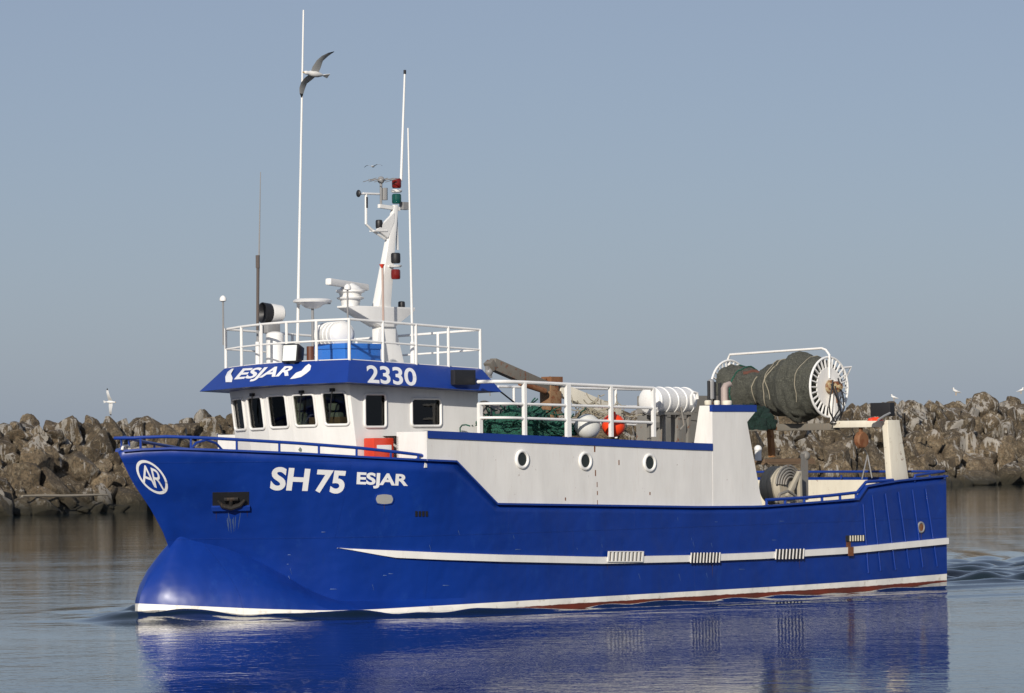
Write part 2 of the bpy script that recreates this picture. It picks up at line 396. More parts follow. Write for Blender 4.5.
# ------------------------------------------------------------------ breakwater
def gpt(u, v):
    d = ray(u, v); t = -CAM.z/d.z; return CAM+d*t
BL = gpt(0, 516); BR = gpt(1024, 484)
BDIR = (BR-BL).normalized(); BBACK = Vector((-BDIR.y, BDIR.x, 0))
BLEN = (BR-BL).length
TOPPX = [(-60, 434), (0, 434), (40, 433), (60, 427), (110, 425), (215, 424), (500, 419), (850, 415), (930, 411), (1024, 408), (1100, 407)]
def bw_height(u):
    """crest height at picture column u"""
    v = np.interp(u, [a for a, b in TOPPX], [b for a, b in TOPPX])
    s = (u-0)/1024
    b = gpt(u, 516-32*s)
    dist = b.y+4.5
    d = ray(u, v); return CAM.z+d.z*(dist/d.y)
US = [-300, -60]+list(range(0, 1025, 64))+[1090, 1400]
HS = []
for u in US: 
    uu = min(max(u, -60), 1090); b = gpt(uu, 516-32*uu/1024); HS.append(((b-BL).dot(BDIR), bw_height(uu)))
def hcrest(s): return float(np.interp(s, [a for a, b in HS], [b for a, b in HS]))
def rock_material():
    m, nt, b = mat('boulder_rock')
    oi = N(nt, 'ShaderNodeObjectInfo'); g = N(nt, 'ShaderNodeNewGeometry'); P = g.outputs['Position']
    n1 = noise_tex(nt, 1.3, P, detail=8, rough=.65); n2 = noise_tex(nt, 9, P, detail=8, rough=.75)
    c = mixc(nt, ramp(nt, n1, .32, .68), (.078, .056, .033), (.240, .190, .125))
    rr = ramp(nt, oi.outputs['Random'], 0, 1, c0=(.60, .56, .50, 1), c1=(1.35, 1.28, 1.18, 1)); c = mixc(nt, 1.0, c, rr, 'MULTIPLY')
    c = mixc(nt, ramp(nt, n2, .46, .58, c1=(.85, .85, .85, 1)), c, (.050, .040, .027))
    n4 = noise_tex(nt, 3.4, P, detail=8, rough=.8, dist=.6); c = mixc(nt, ramp(nt, n4, .52, .60, c1=(.8, .8, .8, 1)), c, (.30, .245, .165))
    n5 = noise_tex(nt, 2.1, P, detail=6, rough=.7); c = mixc(nt, ramp(nt, n5, .60, .72, c1=(.6, .6, .6, 1)), c, (.10, .085, .03))
    sp = N(nt, 'ShaderNodeSeparateXYZ'); nt.links.new(P, sp.inputs[0])
    # bird droppings: runs down from the tops, mostly on the upper rocks
    s1 = noise_tex(nt, 1.0, P, detail=6, rough=.7, mapscale=(3.6, 3.6, .55)); s2 = noise_tex(nt, .55, P, detail=3)
    zz = N(nt, 'ShaderNodeMapRange'); nt.links.new(sp.outputs[2], zz.inputs[0]); zz.inputs[1].default_value = .6; zz.inputs[2].default_value = 4.2; zz.inputs[3].default_value = -.06; zz.inputs[4].default_value = .045
    a = N(nt, 'ShaderNodeMath', operation='ADD'); nt.links.new(s1, a.inputs[0]); nt.links.new(zz.outputs[0], a.inputs[1])
    a2 = N(nt, 'ShaderNodeMath', operation='MULTIPLY_ADD'); nt.links.new(s2, a2.inputs[0]); a2.inputs[1].default_value = .8; nt.links.new(a.outputs[0], a2.inputs[2])
    c = mixc(nt, ramp(nt, a2.outputs[0], .975, 1.05, c1=(.75, .75, .75, 1)), c, (.46, .43, .38))
    # weed and wet dark band by the water
    wl = N(nt, 'ShaderNodeMapRange'); nt.links.new(sp.outputs[2], wl.inputs[0]); wl.inputs[1].default_value = .25; wl.inputs[2].default_value = 1.1; wl.inputs[3].default_value = 1; wl.inputs[4].default_value = 0
    c = mixc(nt, wl.outputs[0], c, (.030, .026, .014))
    nt.links.new(c, b.inputs['Base Color']); b.inputs['Roughness'].default_value = .85
    bump(nt, b, n4, 1, .22); return m
ROCK = rock_material()
def rock_mesh(seed, cuts=3):
    """an angular quarried block: convex hull of scattered points, chipped edges, rough faces"""
    rnd = random.Random(seed); bm = bmesh.new(); off = Vector((seed*7.3, 1.1, 2.2))
    for i in range(rnd.randint(11, 17)):
        d = Vector((rnd.uniform(-1, 1), rnd.uniform(-1, 1), rnd.uniform(-1, 1)))
        m = max(abs(d.x), abs(d.y), abs(d.z)); d = d/m*rnd.uniform(.8, 1.0); d = d.lerp(d.normalized(), rnd.uniform(.25, .6)); bm.verts.new(d)
    h = bmesh.ops.convex_hull(bm, input=bm.verts[:])
    bmesh.ops.delete(bm, geom=list({g for g in h['geom_interior']+h['geom_unused'] if isinstance(g, bmesh.types.BMVert)}), context='VERTS')
    bmesh.ops.dissolve_limit(bm, angle_limit=rad(16), verts=bm.verts[:], edges=bm.edges[:])
    bmesh.ops.bevel(bm, geom=bm.edges[:], offset=.075, segments=1, profile=.5, affect='EDGES', clamp_overlap=True)
    bmesh.ops.triangulate(bm, faces=bm.faces[:])
    bmesh.ops.subdivide_edges(bm, edges=[e for e in bm.edges if e.calc_length() > .18], cuts=cuts, use_grid_fill=True)
    for v in bm.verts:
        p = v.co; n = p.normalized()
        v.co = p+n*(.10*noise.noise(p*1.5+off)+.06*noise.noise(p*3.7+off)+.03*noise.noise(p*9+off))
    me = bpy.data.meshes.new('boulder'); bm.to_mesh(me); bm.free()
    me.polygons.foreach_set('use_smooth', [True]*len(me.polygons)); me.set_sharp_from_angle(angle=rad(24)); me.materials.append(ROCK); return me
ROCKS = [rock_mesh(i) for i in range(22)]
ROCKS_LO = [rock_mesh(i+50, 1) for i in range(8)]
def bpos(s, h, hc):
    """point of the rubble face: s metres along, h up"""
    return BL + BDIR*s + BBACK*(.4+h*1.15) + Vector((0, 0, h))
def in_view(p):
    q = R3.transposed() @ (p-CAM); u = CX-F*q.x/q.z; v = CY+F*q.y/q.z
    vis = (-25 < u < 222) or (738 < u < 1049) or (470 < u < 738 and v < 445)
    if 738 <= u < 775 and v > 445: vis = False
    return vis, u, v
def breakwater():
    core = []; ss = np.linspace(-40, BLEN+60, 90)
    mb = MB(ship=False); vs = []; fs = []
    for s in ss:
        hc = hcrest(s)
        prof = [(-.6, -.8), (.2, -.1), (1.0, .45), (hc*.6, hc*.45), (hc*1.15-.2, hc-.75), (hc*1.15+3.5, hc-.6), (hc*1.15+9, -.8)]
        for (b, z) in prof: p = BL+BDIR*float(s)+BBACK*float(b)+Vector((0, 0, float(z))); vs.append(p)
    m = 7
    for i in range(len(ss)-1):
        for k in range(m-1): fs.append((i*m+k, i*m+k+1, (i+1)*m+k+1, (i+1)*m+k))
    mb.add(vs, fs); me_o = mb.build('breakwater_mound', ROCK, smooth=10); tag(me_o, None, None, kind='structure')
    rnd = random.Random(21); hidden = []; count = 0; lows = []
    items = []
    s = -38.0
    while s < BLEN+55:
        base = .74+.34*max(0, min(1, s/BLEN))
        hc = hcrest(s)
        nrow = 7
        for r in range(nrow+1):
            h = (r+.25+rnd.uniform(-.18, .18))/nrow*(hc-.1)
            sz = base*(rnd.choice([.5, .62, .75, .95, 1.2, 1.5, .6]) if r < nrow else rnd.choice([.75, .85, .95, 1.05]))*(.78 if r == nrow else .84)
            items.append((s+rnd.uniform(-.45, .45)*base, h-(.40*sz if r == nrow else 0), sz, r == nrow))
        items.append((s+rnd.uniform(-.5, .5), hc-.35-.4, .62*base, True))
        s += base*1.12
    rows = {}
    for (s, h, sz, crest) in items:
        p = bpos(s, max(h, .05), hcrest(s)) + BBACK*rnd.uniform(-.25, .25)
        if crest: p += BBACK*rnd.uniform(0, 1.2)
        rot = (rnd.uniform(0, 6.3), rnd.uniform(0, 6.3), rnd.uniform(0, 6.3))
        scl = Vector((rnd.uniform(.9, 1.55), rnd.uniform(.75, 1.1), rnd.uniform(.55, .95)))*sz
        vis, u, v = in_view(p)
        if vis: lows.append((p, rot, scl, u, v, sz, crest, h/hcrest(s)))
        else: hidden.append((p, rot, scl))
    lows.sort(key=lambda a: -a[5]/a[0].y)
    for a in lows[292:]: hidden.append(a[:3])
    lows = lows[:292]
    for i, (p, rot, scl, u, v, sz, crest, hf) in enumerate(lows):
        o = bpy.data.objects.new('boulder', ROCKS[rnd.randrange(len(ROCKS))]); COL.objects.link(o)
        o.location = p; o.rotation_euler = rot; o.scale = scl
        size = 'small' if sz < .68 else ('big' if sz > .98 else 'medium')
        row = 'on the crest of the breakwater' if (crest or hf > .85) else ('at the waterline of the breakwater' if hf < .22 else ('low on the breakwater face' if hf < .5 else 'high on the breakwater face'))
        if u < 60: pl = 'near the left edge of the photo'
        elif u < 120: pl = 'just left of the bow tip'
        elif u < 225: pl = 'behind the bow rail'
        elif u < 738: pl = 'behind the shelter deck railing'
        elif u < 860: pl = 'behind the net reel and gantry'
        elif u < 950: pl = 'behind the blue stern'
        else: pl = 'right of the stern'
        o['label'] = f'{size} brown boulder {row}, {pl}'; o['category'] = 'boulder'; o['group'] = 'boulders of the breakwater'
    # everything behind the boat or outside the picture: one mass of rubble
    vs = []; fs = []
    for (p, rot, scl) in hidden:
        me = ROCKS_LO[rnd.randrange(len(ROCKS_LO))]; n = len(vs)
        from mathutils import Euler
        M = Matrix.Translation(p) @ Euler(rot).to_matrix().to_4x4() @ Matrix.Diagonal((*scl, 1))
        vs += [M @ v.co for v in me.vertices]; fs += [tuple(i+n for i in f.vertices) for f in me.polygons]
    me = bpy.data.meshes.new('rubble'); me.from_pydata([tuple(v) for v in vs], [], fs); me.polygons.foreach_set('use_smooth', [True]*len(me.polygons)); me.set_sharp_from_angle(angle=rad(40)); me.materials.append(ROCK)
    o = bpy.data.objects.new('rubble', me); COL.objects.link(o); tag(o, 'brown boulders of the breakwater hidden behind the boat', 'rubble', kind='stuff')
    return lows
LOWS = breakwater()

# ------------------------------------------------------------------ the boat
boat = empty('fishing_boat', 'blue and white steel fishing boat with net reel aft, moving slowly past the breakwater', 'boat', SHIP_M)
B = 2.4
# hull -----------------------------------------------------------------
sheer_px = [(112, 452), (120, 452.5), (142, 450.5), (170, 449.5), (230, 451.5), (300, 454.5), (360, 458), (420, 461), (455, 462.5)]
YDf = hermite([0, .25, .5, 1, 2, 3, 3.9, 4.6, 6, 8, 13, 17], [0, .27, .50, .92, 1.54, 1.99, 2.33, 2.4, 2.4, 2.4, 2.4, 2.32])
YKf = hermite([0, .3, 1, 2, 3, 4, 5, 6, 8, 13, 17], [0, .08, .36, .92, 1.44, 1.90, 2.2, 2.33, 2.4, 2.4, 2.31])
def on_poly(poly, X, Y, it=3):
    z = 1.5
    for _ in range(it):
        u = pix(X, Y, z)[0]; v = float(np.interp(u, [a for a, b in poly], [b for a, b in poly])); z = zat(X, Y, v)
    return z
X455 = at(455, 462.5, B)[0]; X496 = at(496, 505, B)[0]
Xtr = at(946, 500, 2.31)[0]
low_px = [(496, 505), (600, 506.5), (700, 508), (760, 507.5), (800, 504.5), (858, 500)]
qx = [at(u, v, B) for u, v in [(858, 500), (867, 487), (900, 481.5), (945, 477)]]
def Ztop(X):
    if X <= X455: return on_poly(sheer_px, X, YDf(X))
    z455 = on_poly(sheer_px, X455, B); z496 = zat(X496, B, 505)
    if X <= X496: return z455+(z496-z455)*(X-X455)/(X496-X455)
    if X <= qx[0][0]: return on_poly(low_px, X, B)
    return float(np.interp(X, [a for a, b in qx], [b for a, b in qx]))
knuck_px = [(165, 548), (178, 536), (192, 540.5), (217, 546), (247, 556), (299, 583), (345, 610)]
Xk0 = at(169, 548, 0)[0]
Zk_pts = [(0.0, at(169, 548, 0)[1])]
for xi in (.25, .5, 1, 1.5, 2, 2.5, 3, 3.5, 4, 4.5):
    X = xi+Xk0*max(0, 1-xi/6)**2
    Zk_pts.append((xi, on_poly(knuck_px, X, YKf(xi))))
Zk_pts += [(5.3, .18), (17, .18)]
Zkf = hermite([a for a, b in Zk_pts], [max(b, .18) for a, b in Zk_pts])
BOOT_TOP = []; BOOT_BOT = []
bt_px = [(138, 603.5), (240, 608), (330, 611), (420, 606.5), (500, 602), (600, 596.5), (760, 587.5), (860, 581), (949, 573.5)]
for X, Y in ((.34, 0), (1, .8), (2, 1.4), (3, 1.75), (4, 2.0), (5, 2.2), (6, 2.32), (8, 2.4), (10, 2.4), (12, 2.4), (14, 2.38), (16.6, 2.3)):
    z = on_poly(bt_px, X, Y)
    BOOT_TOP.append((X, max(z, .02)))
    th = float(np.interp(X, [0, 5, 7, 12, 16.6], [.3, .11, .085, .085, .11])); BOOT_BOT.append((X, z-th))
stem_hi = [(1.0, 0.0)]  # flare rows: t from knuckle (0) to sheer (1)
stem_px = [(169, 548), (162, 530), (151, 510), (132, 482), (118, 453)]
stem_pts = [at(u, v, 0) for u, v in stem_px]
bulb_px = [(138, 640), (137.5, 613), (138, 605), (141.5, 591.6), (148, 578), (159, 561.5), (169, 548)]
bulb_pts = [at(u, v, 0) for u, v in bulb_px]
def build_hull():
    xis = list(np.arange(0, 1.0, .06))+list(np.arange(1.0, 6, .15))+list(np.arange(6, Xtr, .35))+[Xtr]
    xis += [X455, X496, qx[0][0], qx[1][0], qx[2][0]]; xis = sorted(set(round(float(x), 4) for x in xis if x <= Xtr))
    NU, NL = 12, 8
    sides = []
    for xi in xis:
        dec = max(0, 1-xi/6)**2; col = []
        yd, yk, yw = YDf(xi), YKf(xi), YW(xi); zk = Zkf(xi)
        for j in range(NL):                                   # bottom to knuckle
            t = j/NL; zz = -.7+(zk+.7)*t
            zs = -.7+(stem_pts[0][1]+.7)*t                    # matching height at the stem
            xs = float(np.interp(zs, [b for a, b in bulb_pts], [a for a, b in bulb_pts]))
            w = max(0, (zz)/(zk)) if zz > 0 else 0
            y = yw+(yk-yw)*(w**1.6) if zz > 0 else yw*(1-.12*(-zz/.7)**2)
            if zz > 0: y += .10*math.sin(math.pi*min(1, w))*min(1, xi*1.5)*max(0, 1-xi/5)
            col.append((xi+xs*dec, y, zz))
        zt = Ztop(xi)
        for j in range(NU+1):
            t = j/NU; zs = stem_pts[0][1]+(stem_pts[-1][1]-stem_pts[0][1])*t
            xs = float(np.interp(zs, [b for a, b in stem_pts], [a for a, b in stem_pts]))
            y = yk+(yd-yk)*(t**(.86+.24*min(1, xi/5)))
            col.append((xi+xs*dec, y, zk+(zt-zk)*t))
        sides.append(col)
    # correct the top row to the sheer line at its true X (the stem shift is zero there)
    m = NL+NU+1; vs = []; fs = []
    for sgn in (1, -1):
        base = len(vs)
        for col in sides:
            for (x, y, z) in col: vs.append(Vector((x, y*sgn, z)))
        for i in range(len(sides)-1):
            for k in range(m-1): fs.append((base+i*m+k, base+(i+1)*m+k, base+(i+1)*m+k+1, base+i*m+k+1))
    n = len(sides)*m; last = (len(sides)-1)*m                       # transom
    for k in range(m-1): fs.append((last+k, last+k+1, n+last+k+1, n+last+k))
    mb = MB(); mb.add(vs, fs)
    o = mb.build('hull', HULL, boat, smooth=28)
    bm = bmesh.new(); bm.from_mesh(o.data); bmesh.ops.remove_doubles(bm, verts=bm.verts, dist=.0005)
    bmesh.ops.dissolve_degenerate(bm, edges=bm.edges, dist=.0005); bmesh.ops.recalc_face_normals(bm, faces=bm.faces)
    # normals outward: the side at +Y must face +Y
    f = max(bm.faces, key=lambda f: f.calc_center_median().y)
    if f.normal.y < 0: bmesh.ops.reverse_faces(bm, faces=bm.faces)
    keys = {(round(c[NL][0], 3), round(c[NL][1]*sg, 3), round(c[NL][2], 3)) for c in sides if c[NL][0] < 5 for sg in (1, -1)}
    for e in bm.edges:
        if all((round(-v.co.x, 3), round(v.co.y, 3), round(v.co.z, 3)) in keys for v in e.verts): e.smooth = False
        elif len(e.link_faces) == 2 and e.calc_face_angle(0) > rad(28): e.smooth = False
    bm.to_mesh(o.data); bm.free()
    so_ = o.modifiers.new('plate', 'SOLIDIFY'); so_.thickness = .04; so_.offset = -1
    return o, sides
HULL = hull_mat()
hull, SIDES = build_hull()
def bvh_of(o):
    me = o.data; M = SHIP_M if o.parent else o.matrix_world
    return BVHTree.FromPolygons([M @ (Matrix.Translation(o.location) @ v.co) for v in me.vertices], [tuple(p.vertices) for p in me.polygons])
HB = bvh_of(hull)
def hit(bvh, u, v):
    d = ray(u, v).normalized(); p, n, i, t = bvh.ray_cast(CAM, d)
    if p is None: return None, None
    if n.dot(d) > 0: n = -n
    return p, n
def to_ship(p):
    q = p-ORG; return Vector((q.dot(AFT), q.dot(PORT), q.z))
def hp(u, v, off=0.0, bvh=None):
    b_ = bvh or HB
    for du in (0, .6, -.6, 1.5, -1.5, 3, -3, 5, -5):
        for dv in (0, .6, -.6, 1.5, -1.5, 3):
            p, n = hit(b_, u+du, v+dv)
            if p is not None: return to_ship(p+n*off)
    raise ValueError((u, v))
# cap along the bulwark top, deck inside
def top_line(sgn, inset=.0):
    pts = []
    for col in SIDES:
        x, y, z = col[-1]; pts.append(Vector((x, (y-inset)*sgn, z)))
    return pts
mb = MB(); tp = top_line(1)[1:]; ts = top_line(-1)[1:]
def strip(mb, pts, w, h, side):
    """a flat bar laid along a line of points, w across, h high"""
    a = []; 
    n = len(pts)
    for i, p in enumerate(pts):
        t = (pts[min(i+1, n-1)]-pts[max(i-1, 0)]); t.z = 0; t.normalize(); nn = Vector((-t.y, t.x, 0))*side
        a.append([p+nn*w/2+UP*h, p-nn*w/2+UP*h, p-nn*w/2-UP*.0, p+nn*w/2-UP*.0])
    vs = [q for r in a for q in r]; fs = []
    for i in range(n-1):
        for k in range(4): fs.append((i*4+k, i*4+(k+1) % 4, (i+1)*4+(k+1) % 4, (i+1)*4+k))
    fs += [(0, 1, 2, 3), tuple((n-1)*4+k for k in range(4))]
    mb.add(vs, fs)
strip(mb, tp, .09, .03, 1); strip(mb, ts, .09, .03, 1)
capr = mb.build('cap_rail', BLUE, boat)
mb = MB(); vs = []; fs = []
for col in SIDES:
    x, y, z = col[-1]; zt = z-.55 if x < X455 else .75
    yy = 0
    for a in range(len(col)-1):
        if col[a][2] <= zt <= col[a+1][2]: tt = (zt-col[a][2])/(col[a+1][2]-col[a][2]); yy = col[a][1]+(col[a+1][1]-col[a][1])*tt; x = col[a][0]+(col[a+1][0]-col[a][0])*tt
    vs += [Vector((x, yy-.02 if yy > .03 else 0.0, zt)), Vector((x, -yy+.02 if yy > .03 else 0.0, zt))]
for i in range(len(SIDES)-1): fs.append((2*i, 2*i+1, 2*i+3, 2*i+2))
mb.add(vs, fs); mb.build('deck', GREYP, boat)
# rubbing strake: raised white band with pointed front end
def side_y(X, z):
    """half breadth of the hull at X, z by casting a ray from port"""
    p, n, i, t = HB.ray_cast(ORG+AFT*X+PORT*6+UP*z, -PORT)
    return (p-ORG).dot(PORT) if p else B
st_px = [(337, 548), (380, 549.8), (440, 552.5), (500, 554.5), (600, 556.8), (690, 555), (760, 552.3), (850, 547), (949, 537.5)]
def strake(sgn):
    mb = MB(); rows = []
    X0 = to_ship(hit(HB, 337, 548)[0]).x
    for i, X in enumerate(np.linspace(X0, Xtr, 70)):
        X = float(X); y = side_y(X, .7); 
        u, v = pix(X, y, .7); v = float(np.interp(u, [a for a, b in st_px], [b for a, b in st_px])); z = zat(X, y, v); y = side_y(X, z-.05)
        h = .118; th = .05
        if i < 4: h = .118*(i+.15)/4; th = .03
        yo, y2 = y+th, side_y(X, z-h)+th
        rows.append([(X, (y-.02)*sgn, z), (X, yo*sgn, z-.006), (X, y2*sgn, z-h+.006), (X, (y2-th-.02)*sgn, z-h)])
    vs = [Vector(p) for r in rows for p in r]; fs = []
    for i in range(len(rows)-1):
        for k in range(4): fs.append((i*4+k, i*4+(k+1) % 4, (i+1)*4+(k+1) % 4, (i+1)*4+k))
    fs += [(0, 1, 2, 3), tuple((len(rows)-1)*4+k for k in range(4))]
    mb.add(vs, fs); return mb
strake(1).build('rubbing_strake', WHITE, boat); strake(-1).build('rubbing_strake', WHITE, boat)

# decals: painted lettering laid on the plating ---------------------------------
def text_mesh(body, bold=.025, shear=0.0, space=1.0):
    c = bpy.data.curves.new('t', 'FONT'); c.body = body; c.size = 1; c.offset = bold; c.shear = shear; c.space_character = space; c.resolution_u = 6
    o = bpy.data.objects.new('t', c); COL.objects.link(o); bpy.context.view_layer.update()
    me = bpy.data.meshes.new_from_object(o); bpy.data.objects.remove(o); bpy.data.curves.remove(c)
    return me
def shape_mesh(polys):
    bm = bmesh.new()
    for loops in polys:
        es = []
        for lp in loops:
            v = [bm.verts.new((x, y, 0)) for x, y in lp]
            es += [bm.edges.new((v[i], v[(i+1) % len(v)])) for i in range(len(v))]
        bmesh.ops.triangle_fill(bm, use_beauty=True, edges=es)
    me = bpy.data.meshes.new('s'); bm.to_mesh(me); bm.free(); return me
def decal(name, me, fn, bvh, m=None, parent=None, cuts=16, off=.004, norm=True):
    """fn maps 0..1, 0..1 of the drawing's bounds to the plating"""
    bm = bmesh.new(); bm.from_mesh(me)
    if norm:
        x0 = min(v.co.x for v in bm.verts); x1 = max(v.co.x for v in bm.verts); y0 = min(v.co.y for v in bm.verts); y1 = max(v.co.y for v in bm.verts)
        for v in bm.verts: v.co = Vector(((v.co.x-x0)/(x1-x0), (v.co.y-y0)/(y1-y0), 0))
    for i in range(1, cuts):
        for nrm in ((1, 0, 0), (0, 1, 0)):
            bmesh.ops.bisect_plane(bm, geom=bm.verts[:]+bm.edges[:]+bm.faces[:], plane_co=(i/cuts, i/cuts, 0), plane_no=nrm)
    vs = []; 
    for v in bm.verts:
        u, w_ = fn(v.co.x, v.co.y); vs.append(hp(u, w_, off, bvh))
    bm.verts.index_update(); fs = [tuple(v.index for v in f.verts) for f in bm.faces]; bm.free()
    mb = MB(); mb.add(vs, fs); return mb.build(name, m or LETTER, parent or boat, smooth=60)
def quad(tl, tr, bl, br):
    def f(x, y):
        t = (tl[0]+(tr[0]-tl[0])*x, tl[1]+(tr[1]-tl[1])*x); b = (bl[0]+(br[0]-bl[0])*x, bl[1]+(br[1]-bl[1])*x)
        return b[0]+(t[0]-b[0])*y, b[1]+(t[1]-b[1])*y
    return f
decal('lettering', text_mesh('SH', .035), quad((272.5, 466.5), (310.5, 468.6), (269.5, 490.2), (307.5, 491.2)), HB, parent=hull)
decal('lettering', text_mesh('75', .035), quad((317.5, 469.4), (347, 471), (314, 492.4), (343, 494.4)), HB, parent=hull)
decal('lettering', text_mesh('ESJAR', .035), quad((357, 471.9), (408.8, 474.2), (356.2, 487.8), (407.5, 489.4)), HB, parent=hull)
def ringpoly(r0, r1, n=64):
    return [[(math.cos(2*math.pi*i/n)*r1, math.sin(2*math.pi*i/n)*r1) for i in range(n)], [(math.cos(2*math.pi*i/n)*r0, math.sin(2*math.pi*i/n)*r0) for i in range(n)]]
def logo_map(x, y): x = x*2-1; y = y*2-1; return 152+x*15.5-y*3.6, 477+x*6.0-y*16.0
decal('emblem', shape_mesh([ringpoly(.84, 1)]), logo_map, HB, parent=hull)
def logo_txt(sc, dx):
    def f(x, y): return logo_map(.5+dx+(x-.5)*sc, .5+(y-.5)*.62)
    return f
decal('emblem', text_mesh('A', .0), logo_txt(.44, -.15), HB, parent=hull)
decal('emblem', text_mesh('R', .0), logo_txt(.34, .19), HB, parent=hull)

# pale scrapes where the anchor chain has rubbed, and other scuffs
rs = random.Random(12); mb = MB()
for k in range(9):
    u = 226+rs.uniform(0, 16); v = 512+rs.uniform(0, 8); L = rs.uniform(6, 20)
    pts = [hp(u+(233-u)*.35*t, v+L*t, .0045) for t in (0, .5, 1)]; w_ = Vector((.006, 0, 0)); mb.add([pts[0]-w_, pts[0]+w_, pts[1]+w_*1.6, pts[2], pts[1]-w_*1.6], [(0, 1, 2, 3, 4)])
for k in range(34):
    u = rs.uniform(270, 930); v = rs.uniform(515, 575) if u > 500 else rs.uniform(510, 590); L = rs.uniform(1.5, 7); a = rs.choice([0, 0, 1.3])
    p0 = hp(u, v, .0045); p1 = hp(u+L*math.cos(a), v+L*math.sin(a), .0045); w_ = Vector((.003, 0, .004)); mb.add([p0-w_, p0+w_, p1+w_*.3, p1-w_*.3], [(0, 1, 2, 3)])
mb.build('scrape', paint('scraped_blue', (.10, .17, .36), .6, streak=False), hull)
THINR = paint('thin_rust', (.075, .045, .05), .8, streak=False)
for (u, v, L) in ((607, 563, 7), (712, 564, 14), (799, 560, 10), (216, 510, 12), (247, 509, 9), (921, 533, 12), (384, 505, 7)):
    mb = MB(); p0 = hp(u, v, .0048); p1 = hp(u+.4, v+L, .0048); w_ = Vector((.008, 0, 0)); mb.add([p0-w_, p0+w_, p1], [(0, 1, 2)]); mb.build('rust_run', THINR, hull)
# oval plate, vents, anchor pocket, scuppers ------------------------------------
def surf_quad(u0, u1, v0, v1, n=6, slant=0):
    return [[hp(u0+(u1-u0)*i/n, v0+(v1-v0)*j/n+slant*i/n) for i in range(n+1)] for j in range(n+1)]
def patch(mb, fn, off0, off1, n=8):
    """a thin shell over the plating; fn maps the unit square to the picture"""
    g = [[None]*(n+1) for _ in range(n+1)]; g2 = [[None]*(n+1) for _ in range(n+1)]
    for j in range(n+1):
        for i in range(n+1):
            u, v = fn(i/n, j/n); g[j][i] = hp(u, v, off0); g2[j][i] = hp(u, v, off1)
    vs = [p for r in g for p in r]+[p for r in g2 for p in r]; k = (n+1)**2; w_ = n+1; fs = []
    for j in range(n):
        for i in range(n):
            a = j*w_+i; fs += [(a, a+1, a+w_+1, a+w_), (k+a, k+a+w_, k+a+w_+1, k+a+1)]
    rim = [i for i in range(n)]+[j*w_+n for j in range(n)]+[n*w_+n-i for i in range(n)]+[(n-j)*w_ for j in range(n)]
    for a, b_ in zip(rim, rim[1:]+rim[:1]): fs.append((a, b_, k+b_, k+a))
    mb.add(vs, fs)
def disc_map(cu, cv, ru, rv, e=.5):
    def f(x, y):
        a = x*2-1; b_ = y*2-1                                   # square to superellipse
        m = max(abs(a), abs(b_)); r = math.hypot(a, b_) or 1
        k = m/r; p = e; a2 = a*(k*(1-p)+p); b2 = b_*(k*(1-p)+p)
        return cu+a2*ru, cv+b2*rv
    return f
mb = MB(); patch(mb, disc_map(384, 498.8, 9.6, 5.8, .35), -.01, .018); pl = mb.build('oval_plate', BLUE, hull)
mb = MB(); patch(mb, disc_map(384, 498.8, 8.4, 4.8, .35), .019, .024); mb.build('cover', paint('grey_cover', (.33, .33, .32), .5), pl)
def rect_map(u0, v0, u1, v1, sl=0):
    return lambda x, y: (u0+(u1-u0)*x, v0+(v1-v0)*y+sl*x)
# anchor pocket: flat plate painted black for the shade of the hollow, frame and lip
mb = MB(); patch(mb, rect_map(212.5, 492.3, 249, 506.3, -.6), .001, .006); pk = mb.build('anchor_pocket', DARK, hull)
mb = MB(); patch(mb, rect_map(211.5, 505.6, 250, 509.5, -.6), -.01, .05); mb.build('lip', BLUE, pk)
mb = MB(); a = hp(231, 506, .05); b_ = hp(231, 497, .05)
mb.tube([a, b_], .03); mb.tube([hp(218, 499, .05), hp(222, 503.5, .06), hp(231, 505.5, .07), hp(240, 503, .06), hp(245, 498, .05)], [.02, .035, .04, .035, .02]); mb.tube([hp(224, 498, .04), hp(238, 497.5, .04)], .03)
mb.build('anchor', paint('rusty_black', (.010, .008, .007), .8, rust=.3), pk)
for k in range(4):                                              # four small vent slots
    mb = MB(); u = 415+k*3.45; patch(mb, rect_map(u, 511, u+2.2, 516.3), .004, .012, 2); mb.build('vent', DARK, hull)
def scupper(u0, v0, u1, v1, nb, dark, sl=0):
    mb = MB(); patch(mb, rect_map(u0, v0, u1, v1, sl), .052, .058, 2)
    s_ = mb.build('freeing_port', dark, hull)
    mb = MB()
    for k in range(nb+1):
        u = u0+(u1-u0)*k/nb; s2 = sl*k/nb; a = hp(u, v0+s2-.3, .065); b_ = hp(u-.8, v1+s2+.3, .065); mb.bar(a, b_, .012, .038 if dark is GREYP else .020)
    if dark is GREYP: mb.bar(hp(u0, v0, .065), hp(u1, v0+sl, .065), .012); mb.bar(hp(u0, v1, .065), hp(u1, v1+sl, .065), .012)
    mb.build('grating', WHITE, s_)
scupper(606, 551.5, 640, 561.5, 9, GREYP, 0); scupper(688.5, 553, 717, 562.5, 9, DARK, -.3); scupper(773.5, 549.5, 801, 559, 8, DARK, -.6)
